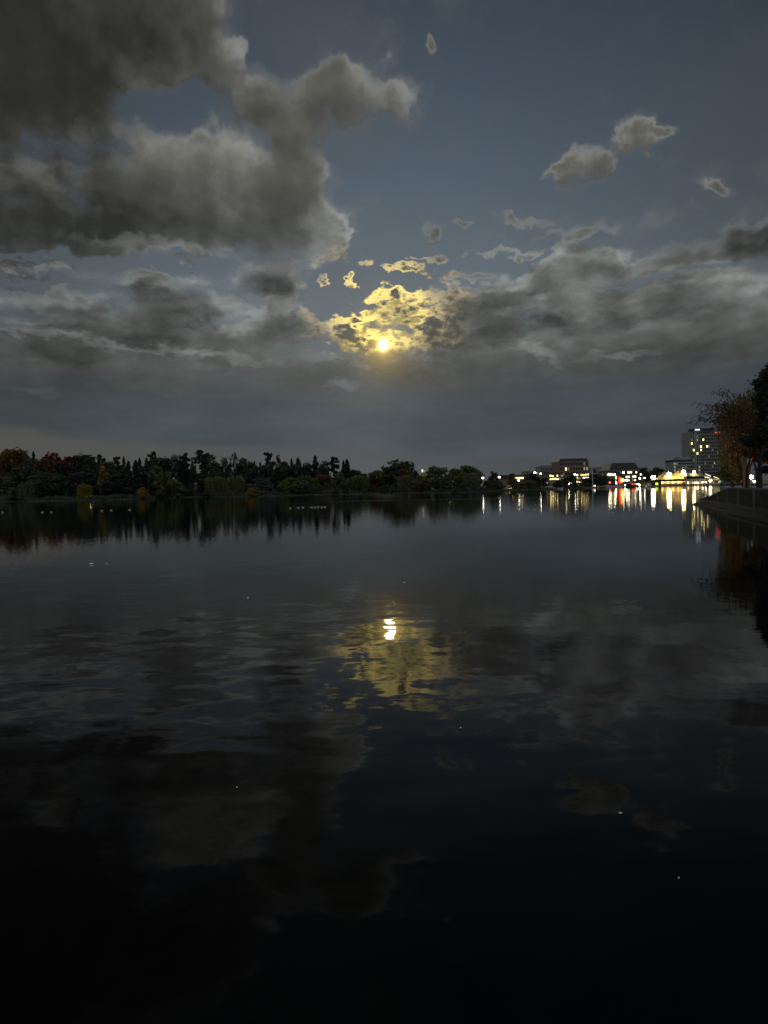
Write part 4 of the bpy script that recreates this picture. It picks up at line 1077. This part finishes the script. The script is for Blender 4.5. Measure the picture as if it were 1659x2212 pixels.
# ------------------------------------------------------------------ cars
cb = {k: mat('car_' + k, c, .35, spec=.5) for k, c in dict(dark=(.02, .02, .025), white=(.6, .6, .6), red=(.25, .02, .02), grey=(.15, .15, .16)).items()}
tyre = mat('tyre', (.015, .015, .015), .9)
def car(loc, rz, paint, label, rear=True):
    r = empty('parked_car', loc, rz)
    mb = MB(); prof = [(-2.1, .35), (-2.1, .85), (-1.9, 1.0), (-1.1, 1.05), (-.6, 1.5), (.7, 1.5), (1.3, 1.05), (2.0, .92), (2.15, .7), (2.15, .35)]
    n = len(prof)
    for sgn in (-1, 1):
        for x, z_ in prof: mb.v.append((x, sgn * (.85 if z_ < 1.1 else .68), z_))
    mb.f += [tuple(range(n)), tuple(reversed(range(n, 2 * n)))] + [(q, n + q, n + (q + 1) % n, (q + 1) % n) for q in range(n)]
    mb.build('body', cb[paint], r)
    for sgn in (-1, 1):
        mb = MB(); mb.v += [(-.95, sgn * .78, 1.1), (-.55, sgn * .70, 1.44), (.62, sgn * .70, 1.44), (1.1, sgn * .78, 1.1), (-.95, sgn * .82, 1.1), (-.55, sgn * .74, 1.44), (.62, sgn * .74, 1.44), (1.1, sgn * .82, 1.1)]
        mb.f += [(0, 1, 2, 3), (7, 6, 5, 4), (0, 4, 5, 1), (1, 5, 6, 2), (2, 6, 7, 3), (3, 7, 4, 0)]
        mb.build('side_window', glass, r)
        for x in (-1.35, 1.35):
            MB().tube([(x, sgn * .66, .33), (x, sgn * .88, .33)], .33, 12).build('wheel', tyre, r)
        MB().box(-2.16, -2.09, sgn * .62 - .16, sgn * .62 + .16, .72, .9).build('tail_light', E['tail'] if rear else cb['red'], r)
        MB().box(2.13, 2.2, sgn * .6 - .16, sgn * .6 + .16, .6, .76).build('headlight', E['lamp'] if not rear else glass, r)
    return tag(r, label, 'car', 'cars on the shore roads')
for sx, rz, pc, lab, rear in ((2490, 1.57, 'red', 'car with red tail lights behind the dark moored boat, leftmost', True), (2498, 1.4, 'dark', 'car with orange red tail lights between two others behind the boat', True), (2507, 1.57, 'grey', 'car with lit lamps at the right end of the row behind the boat', False)):
    p = at(sx, 1912, 388); car((p.x, 388, .75), rz if rear else -rz, pc, lab, rear)

# ------------------------------------------------------------------ near bank on the right
NEAR = [(4, -14), (9, 2), (14, 16), (17.5, 28), (20.8, 39), (24.2, 51), (27.4, 61), (29.4, 69), (30.4, 72), (32.5, 74.5), (38, 80), (52, 96), (80, 135), (120, 210), (165, 300), (172, 400)]
def curve_pts(step=1.6):
    out_ = []
    for (a, c) in zip(NEAR, NEAR[1:]):
        n = max(1, int(math.dist(a, c) / step))
        out_ += [(a[0] + (c[0] - a[0]) * k / n, a[1] + (c[1] - a[1]) * k / n) for k in range(n)]
    return out_ + [NEAR[-1]]
CP = curve_pts()
for _ in range(2): CP = [CP[0]] + [((a[0] + 2 * b_[0] + c[0]) / 4, (a[1] + 2 * b_[1] + c[1]) / 4) for a, b_, c in zip(CP, CP[1:], CP[2:])] + [CP[-1]]
def normal(i):
    a, c = CP[max(0, i - 1)], CP[min(len(CP) - 1, i + 1)]; d = Vector((c[0] - a[0], c[1] - a[1])).normalized()
    return Vector((d.y, -d.x))
near_grass = mat('near_grass', (0.075, 0.07, 0.022), .95, var=.6, bump=1.3)
pave = mat('path_paving', (0.05, 0.048, 0.044), .9, var=.3, bump=2.0)
def near_z(off, y):
    f = 1 - .8 * sstep(95, 160, y)
    return .5 + f * (1.0 * sstep(3.4, 7.5, off) + .45 * sstep(7, 14, off)) + .05 * math.sin(y * .6) * sstep(3.5, 6, off)
def strip_mesh(offs, zf, wob=0.0):
    mb = MB(); n = len(offs)
    for i, (x, y) in enumerate(CP):
        nv = normal(i)
        for of in offs: mb.v.append((x + nv.x * of, y + nv.y * of, zf(of, y)))
    for i in range(len(CP) - 1):
        for j in range(n - 1): mb.f.append((i * n + j, i * n + j + 1, (i + 1) * n + j + 1, (i + 1) * n + j))
    return mb
tag(strip_mesh([3.1, 3.8, 4.6, 5.5, 6.5, 7.5, 9, 11, 14, 20, 30, 45, 80], near_z).build('grass_bank', near_grass, smooth=True), kind='structure')
tag(strip_mesh([.55, 1.8, 3.12], lambda o_, y: .49).build('path', pave), kind='structure')
# stone blocks of the retaining wall, a stepped foot at the waterline and coping stones
wl_ = empty('retaining_wall', (CP[0][0], CP[0][1], 0)); ox, oy = CP[0]
stone = mat('wall_stone', (0.035, 0.032, 0.027), .85, var=.35, bump=1.5)
def seg_block(i0, i1, o0, o1, z0, z1, gap=.02):
    pa, pb = Vector(CP[i0]), Vector(CP[i1]); d = (pb - pa).normalized(); pa = pa + d * gap; pb = pb - d * gap
    na, nb = normal(i0), normal(i1); mb = MB()
    q = [pa + na * o0, pb + nb * o0, pb + nb * o1, pa + na * o1]
    mb.v += [(p.x - ox, p.y - oy, z0) for p in q] + [(p.x - ox, p.y - oy, z1) for p in q]
    mb.f += [(0, 3, 2, 1), (4, 5, 6, 7), (0, 1, 5, 4), (1, 2, 6, 5), (2, 3, 7, 6), (3, 0, 4, 7)]
    return mb
I0 = next(i for i, p in enumerate(CP) if p[1] > 20); I1 = next(i for i, p in enumerate(CP) if p[1] > 92)
for i in range(I0, I1, 1):
    seg_block(i, i + 1, .02, .6, .30, .50 + .01 * ((i * 7) % 3)).build('coping_stone', stone, wl_)
    seg_block(i, i + 1, .08, .6, -.5, .29).build('wall_stone', stone, wl_)
    seg_block(i, i + 1, -.5, .07, -.5, .10 + .012 * ((i * 5) % 3)).build('foot_stone', stone, wl_)
tag(wl_, 'curved stone edged quay wall with a stepped foot on the right', 'wall')
# railing along the quay edge
rl = empty('parapet_wall', (ox, oy, .5)); railm = mat('parapet_stone', (0.13, 0.118, 0.095), 1.0, var=.2, spec=0.0)
Jr = list(range(I0, I1 - 4, 1)); Lr = 0
tops = []
def rp(i, z): n_ = normal(i); return (CP[i][0] + n_.x * .35 - ox, CP[i][1] + n_.y * .35 - oy, z)
def rail_h(i): return 1.18 * (1 - .9 * sstep(54, 71.5, CP[i][1]))
panelm = mat('parapet_panel', (0.04, 0.035, 0.026), .95, var=.5, bump=2.5, spec=0.05)
for k in range(0, len(Jr) - 2, 3):
    i = Jr[k]; j = Jr[min(k + 3, len(Jr) - 1)]
    if CP[j][1] > 74: break
    h0, h1 = rail_h(i), rail_h(j); x, y, _ = rp(i, 0); s_ = .17
    MB().box(x - s_, x + s_, y - s_, y + s_, 0, h0).build('pilaster', railm, rl)
    for q in range(i, j):
        mb = MB(); a0, a1 = Vector(rp(q, 0)), Vector(rp(q + 1, 0)); n0 = normal(q); th = Vector((n0.x, n0.y, 0)) * .09
        g0, g1 = rail_h(q) - .14, rail_h(q + 1) - .14
        for p_, g_ in ((a0, g0), (a1, g1)): mb.v += [tuple(p_ - th), tuple(p_ + th), tuple(p_ + th + Vector((0, 0, g_))), tuple(p_ - th + Vector((0, 0, g_)))]
        mb.f += [(0, 1, 2, 3), (7, 6, 5, 4)] + [(e, e + 4, (e + 1) % 4 + 4, (e + 1) % 4) for e in range(4)]
        mb.build('panel', panelm, rl)
    MB().tube([(*rp(q, 0)[:2], rail_h(q) - .07) for q in range(i, j + 1)], .10, 6).build('coping', railm, rl)
tag(rl, 'low dark parapet with paler pilasters along the curved quay', 'parapet')

# ------------------------------------------------------------------ near trees, built leaf by leaf in real size
def nat(sx, sy, Y): return at(sx, sy, Y)
def near_ground(x, y):
    i = min(range(len(CP)), key=lambda k: (CP[k][0] - x) ** 2 + (CP[k][1] - y) ** 2)
    return near_z(math.dist(CP[i], (x, y)), y) - .05
def branch_tree(name, sx, Y, parts, colr, label, s, seed, trunkpts, group='trees on the near right bank', twigs=0, cat='tree', lean=None, k=60):
    rg = random.Random(seed); b0 = nat(sx, 1890, Y); zb = near_ground(b0.x, Y)
    r = empty(name, (b0.x, Y, zb)); o_ = Vector((b0.x, Y, zb))
    t = MB(); c = MB(); tp = None
    for tr in trunkpts:
        pts = [(nat(px_, py_, Y + dy) - o_) for px_, py_, dy in tr[0]]; pts[0].z = min(pts[0].z, -.2)
        n = len(pts); t.tube(pts, [tr[1] * (1 - .75 * q / (n - 1)) for q in range(n)], 7)
    for (px_, py_, rx, ry, n_, *st) in parts:
        dy = rg.uniform(-2.5, 2.5); ctr = nat(px_, py_, Y + dy) - o_; sc_m = Y / 2912.0
        for q in range(n_):
            d = Vector((rg.gauss(0, 1), rg.gauss(0, 1), rg.gauss(0, 1))).normalized() * rg.random() ** .45
            p = ctr + Vector((d.x * rx * sc_m, d.y * (rx + ry) * .5 * sc_m, d.z * ry * sc_m))
            if st and st[0] == 'hang':
                L = rg.uniform(.5, 1.8); z_ = 0
                while z_ < L: leaf(c, p + Vector((rg.gauss(0, .05), rg.gauss(0, .05), -z_)), s * .7, rg, None, 1.0, 2.6); z_ += .22
            elif st and st[0] == 'pine':
                for _ in range(9): leaf(c, p + Vector((rg.gauss(0, .16), rg.gauss(0, .16), rg.gauss(0, .07))), s, rg, Vector((0, 0, .8)), 0, 1.4)
            else:
                for _ in range(6): leaf(c, p + Vector((rg.gauss(0, .16), rg.gauss(0, .16), rg.gauss(0, .14))), s, rg, d)
        for q in range(3):
            a_ = rg.choice(trunkpts)[0]; src = nat(*a_[-1][:2], Y) - o_
            e_ = ctr + Vector((rg.uniform(-.6, .6) * rx * sc_m, rg.uniform(-1, 1), rg.uniform(-.3, .6) * ry * sc_m)); mid = (src + e_) / 2 + Vector((0, 0, .25))
            t.tube([src, mid, e_], [.06, .04, .012], 5)
    for q in range(twigs):
        a_ = rg.choice(trunkpts)[0]; src = nat(*a_[-1][:2], Y) - o_
        ang = rg.uniform(*lean); L = rg.uniform(1.6, 4.4)
        e1 = src + Vector((math.cos(ang) * L * .55, rg.uniform(-1.2, 1.2), math.sin(ang) * L * .62)); e2 = e1 + Vector((math.cos(ang) * L * .45, rg.uniform(-.5, .5), math.sin(ang) * L * .25 - .25)); e3 = e2 + Vector((math.cos(ang) * L * .22, 0, -L * .2))
        t.tube([src, e1, e2, e3], [.05, .03, .016, .006], 4)
        for f in range(9):
            w_ = e1.lerp(e2, f / 8); a2 = ang + rg.uniform(-.8, .8); l2 = rg.uniform(.4, 1.1)
            w2 = w_ + Vector((math.cos(a2) * l2, rg.uniform(-.4, .4), math.sin(a2) * l2 * .6)); w3 = w2 + Vector((math.cos(a2) * l2 * .4, 0, -l2 * .35))
            t.tube([w_, w2, w3], [.016, .009, .004], 3)
            for g in range(7): leaf(c, w2.lerp(w3, rg.random()) + Vector((0, 0, -.08)), s * .6, rg, None, 1.0, 1.8)
    t.build('trunk', bark, r); c.build('crown', FOL[colr], r)
    return tag(r, label, cat, group)
branch_tree('willow_tree', 2938, 78, [(2900, 1650, 62, 46, 300), (2960, 1635, 60, 40, 260), (2900, 1720, 52, 50, 240, 'hang'), (2940, 1690, 60, 40, 240), (2870, 1760, 46, 60, 200, 'hang'), (2965, 1700, 40, 30, 110), (2920, 1600, 50, 26, 160), (2880, 1690, 60, 60, 200), (2940, 1620, 70, 40, 160), (2850, 1660, 26, 30, 60), (2955, 1660, 60, 60, 200), (2850, 1700, 26, 40, 60, 'hang')], 'umber',
            'wispy half bare willow rising beside the tower on the right bank', .13, 41, [([(2934, 1902, 0), (2930, 1840, 0), (2905, 1760, 0), (2892, 1690, 0)], .30), ([(2942, 1902, 0), (2950, 1840, 0), (2968, 1812, 0), (2950, 1700, 0)], .24), ([(2936, 1890, 0), (2935, 1800, 0), (2925, 1720, 0), (2925, 1650, 0)], .22)], twigs=90, lean=(.35, 3.0))
branch_tree('broadleaf_tree', 2885, 82, [(2880, 1830, 42, 40, 420), (2862, 1868, 34, 26, 320), (2905, 1862, 30, 34, 300), (2890, 1790, 34, 26, 160)], 'olive',
            'bushy dark olive tree on the right bank under the willow', .16, 42, [([(2885, 1900, 0), (2884, 1860, 0), (2880, 1820, 0)], .2)])
branch_tree('broadleaf_tree', 2968, 70, [(2955, 1775, 40, 20, 240), (2985, 1790, 44, 26, 300), (3015, 1800, 40, 26, 240), (2940, 1768, 24, 16, 90)], 'rust',
            'lamp lit russet tree with arching limbs right of the willow', .14, 43, [([(2940, 1900, 0), (2942, 1850, 0), (2952, 1810, 0), (2965, 1790, 0)], .16), ([(2986, 1894, 0), (2978, 1850, 0), (2968, 1815, 0), (2985, 1795, 0)], .14)])
branch_tree('pine_tree', 2992, 62, [(2985, 1740, 60, 24, 260, 'pine'), (2945, 1730, 30, 16, 90, 'pine'), (3010, 1700, 44, 36, 220, 'pine'), (3015, 1850, 30, 14, 90, 'pine'), (3020, 1640, 34, 40, 160, 'pine'), (3010, 1570, 24, 40, 140, 'pine'), (2992, 1525, 20, 24, 90, 'pine'), (2985, 1505, 12, 12, 40, 'pine'), (3015, 1490, 26, 30, 130, 'pine'), (3030, 1600, 40, 90, 260, 'pine'), (2985, 1570, 16, 14, 40, 'pine'), (3040, 1470, 30, 40, 140, 'pine')], 'pine',
            'tall black pine cut by the right edge of the picture', .15, 44, [([(2991, 1892, 0), (2991, 1820, 0), (3005, 1720, 0), (3018, 1600, 0), (3030, 1460, 0)], .2)])
branch_tree('pine_tree', 3070, 58, [(3065, 1780, 60, 50, 200, 'pine'), (3060, 1690, 50, 60, 200, 'pine'), (3060, 1560, 40, 60, 200, 'pine'), (3055, 1450, 30, 40, 120, 'pine')], 'pine',
            'second black pine whose branches reach in from the right edge', .15, 45, [([(3075, 1892, 0), (3070, 1700, 0), (3060, 1450, 0)], .22)])

# lamps and cars on the near bank
def near_lamp(sx, sy, Y, h, rr, label, lum):
    p = nat(sx, sy, Y); zb = near_ground(p.x, Y); r = empty('street_lamp', (p.x, Y, zb)); h = p.z - zb
    MB().tube([(0, 0, -.2), (0, 0, h * .6), (0, 0, h - rr)], [.07, .055, .045], 6).build('pole', dark_st, r)
    MB().ball((0, 0, h), rr, .9, 10, 7).build('lamp_head', lum, r); MB().frustum(-rr, rr, -rr, rr, h + rr * .92, h + rr * 1.2, rr * .5, rr * .5).build('cap', dark_st, r)
    return tag(r, label, 'street lamp', 'lamps under the trees of the right bank')
near_lamp(2959, 1878, 73, 3, .17, 'glaring lamp under the russet tree on the right bank', em('park_lamp', (1, .72, .36), 650))
near_lamp(3001, 1856, 110, 4, .1, 'small far lamp right of the pale trunk', E['lamp'])
near_lamp(2928, 1712, 96, 12, .1, 'white light shining high between the willow and the pine', E['lamp'])  # stands in for a bright window glimpsed through the tree
for sx, sy, Y, rz, pc, lab, rear in ((2912, 1901, 118, 1.45, 'red', 'red car with glowing tail lights beside the willow trunks', True), (2868, 1902, 190, 1.9, 'grey', 'car with orange red tail lights below the bushy olive tree', True), (2846, 1900, 200, -1.7, 'white', 'car with headlights on left of the orange red tail lights', False), (2926, 1896, 120, -1.5, 'white', 'pale car with headlights on right behind the red car', False)):
    p = nat(sx, sy, Y); car((p.x, Y, near_ground(p.x, Y) + .05), rz, pc, lab, rear)

# ------------------------------------------------------------------ birds and flecks on the water
gullm = mat('gull_white', (.85, .85, .83), .6); gullg = mat('gull_grey', (.3, .3, .32), .6); beakm = mat('beak', (.5, .3, .05), .5)
def gull(sx, sy, label, rz, sc_=1.0):
    p = on_z(sx, sy, 0); r = empty('gull', (p.x, p.y, 0), rz, (sc_,) * 3)
    mb = MB(); pr = [(-.26, .02, .08), (-.18, .06, .09), (-.05, .105, .09), (.08, .11, .085), (.17, .07, .10), (.2, .02, .13)]
    n = 8
    for x, ra, zc in pr: mb.v += [(x, ra * math.cos(6.2832 * q / n), zc + ra * .8 * math.sin(6.2832 * q / n) - .02) for q in range(n)]
    for k in range(len(pr) - 1): mb.f += [(k * n + q, k * n + (q + 1) % n, (k + 1) * n + (q + 1) % n, (k + 1) * n + q) for q in range(n)]
    mb.build('body', gullm, r, smooth=True)
    MB().tube([(.14, 0, .11), (.19, 0, .15), (.2, 0, .17)], [.05, .04, .04], 7).ball((.215, 0, .18), .052, 1, 8, 6).build('head', gullm, r)
    MB().tube([(.26, 0, .178), (.33, 0, .168)], [.016, .004], 5).build('beak', beakm, r)
    for sgn in (-1, 1): MB().tube([(.1, sgn * .095, .13), (-.1, sgn * .085, .14), (-.34, sgn * .02, .09)], [.045, .05, .008], 5).build('wing', gullg, r)
    return tag(r, label, 'bird', 'white birds resting on the lake')
BIRDS = [(10, 2018, 'white bird on the lake at the far left edge'), (166, 2018, 'white bird on the left water, left one of a close pair'), (202, 2017, 'white bird on the left water, right one of a close pair'), (401, 2012, 'white bird on the left water just right of the lamp reflection'), (438, 2010, 'faint white bird on the left water beyond the lamp reflection'), (510, 2008, 'lone white bird on the left water, rightmost of the left group'),
         (1143, 2001, 'leftmost white bird of the line in mid lake'), (1174, 2000, 'second white bird from the left of the line in mid lake'), (1193, 1999, 'third white bird from the left of the line in mid lake'), (1226, 1998, 'bright white bird at the middle of the line in mid lake'), (1240, 1998, 'faint white bird just right of the middle of the line in mid lake'), (1252, 1997, 'brightest white bird of the line in mid lake'), (1268, 1998, 'white bird second from the right end of the line in mid lake'), (1279, 1997, 'rightmost white bird of the line in mid lake')]
for k, (sx, sy, lab) in enumerate(BIRDS): gull(sx, sy, lab, (3.3, 0.1, 2.9, .3)[k % 4], .62)
fm = mat('feather_white', (.9, .9, .88), .6)
for k, (dx_, dy_, w_) in enumerate(((198, 1219, 5), (230, 1218, 3), (536, 1292, 3.5), (873, 1259, 3), (850, 1301, 3), (852, 1305, 2.5), (995, 1573, 4), (1340, 1757, 4), (1466, 1897, 3), (512, 1701, 3))):
    lab = ('brightest white feather afloat on the left water', 'faint feather right of the brightest one on the left water', 'tiny white feather afloat left of the moon reflection', 'tiny feather afloat far above the moon reflection', 'tiny feather afloat just above the moon reflection', 'faintest feather just above the moon reflection', 'white feather afloat below the moon reflection', 'white feather afloat on the dark water lower right', 'faint feather afloat at the bottom right', 'faint feather afloat on the dark water lower left')[k]
    p = on_z(dx_ * 3024 / 1659, dy_ * 3024 / 1659, 0.004); L = w_ / FPX * (p - Vector((0, 0, CAM_H))).length
    mb = MB(); n = 7
    for q in range(n):
        t = q / (n - 1); x = (t - .5) * L * 1.6; ww = L * .55 * math.sin(math.pi * (.08 + .88 * t)); mb.v += [(x, -ww, L * .15 + L * .5 * (t - .5) ** 2), (x, 0, L * .5 + L * .6 * (t - .5) ** 2), (x, ww, L * .15 + L * .5 * (t - .5) ** 2)]
    for q in range(n - 1):
        for e_ in range(2): mb.f.append((q * 3 + e_, q * 3 + e_ + 1, q * 3 + e_ + 4, q * 3 + e_ + 3))
    ft = mb.build('feather', fm, None, p); ft.rotation_euler = (0, 0, k * 1.3)
    tag(ft, lab, 'feather', 'feathers afloat on the water')
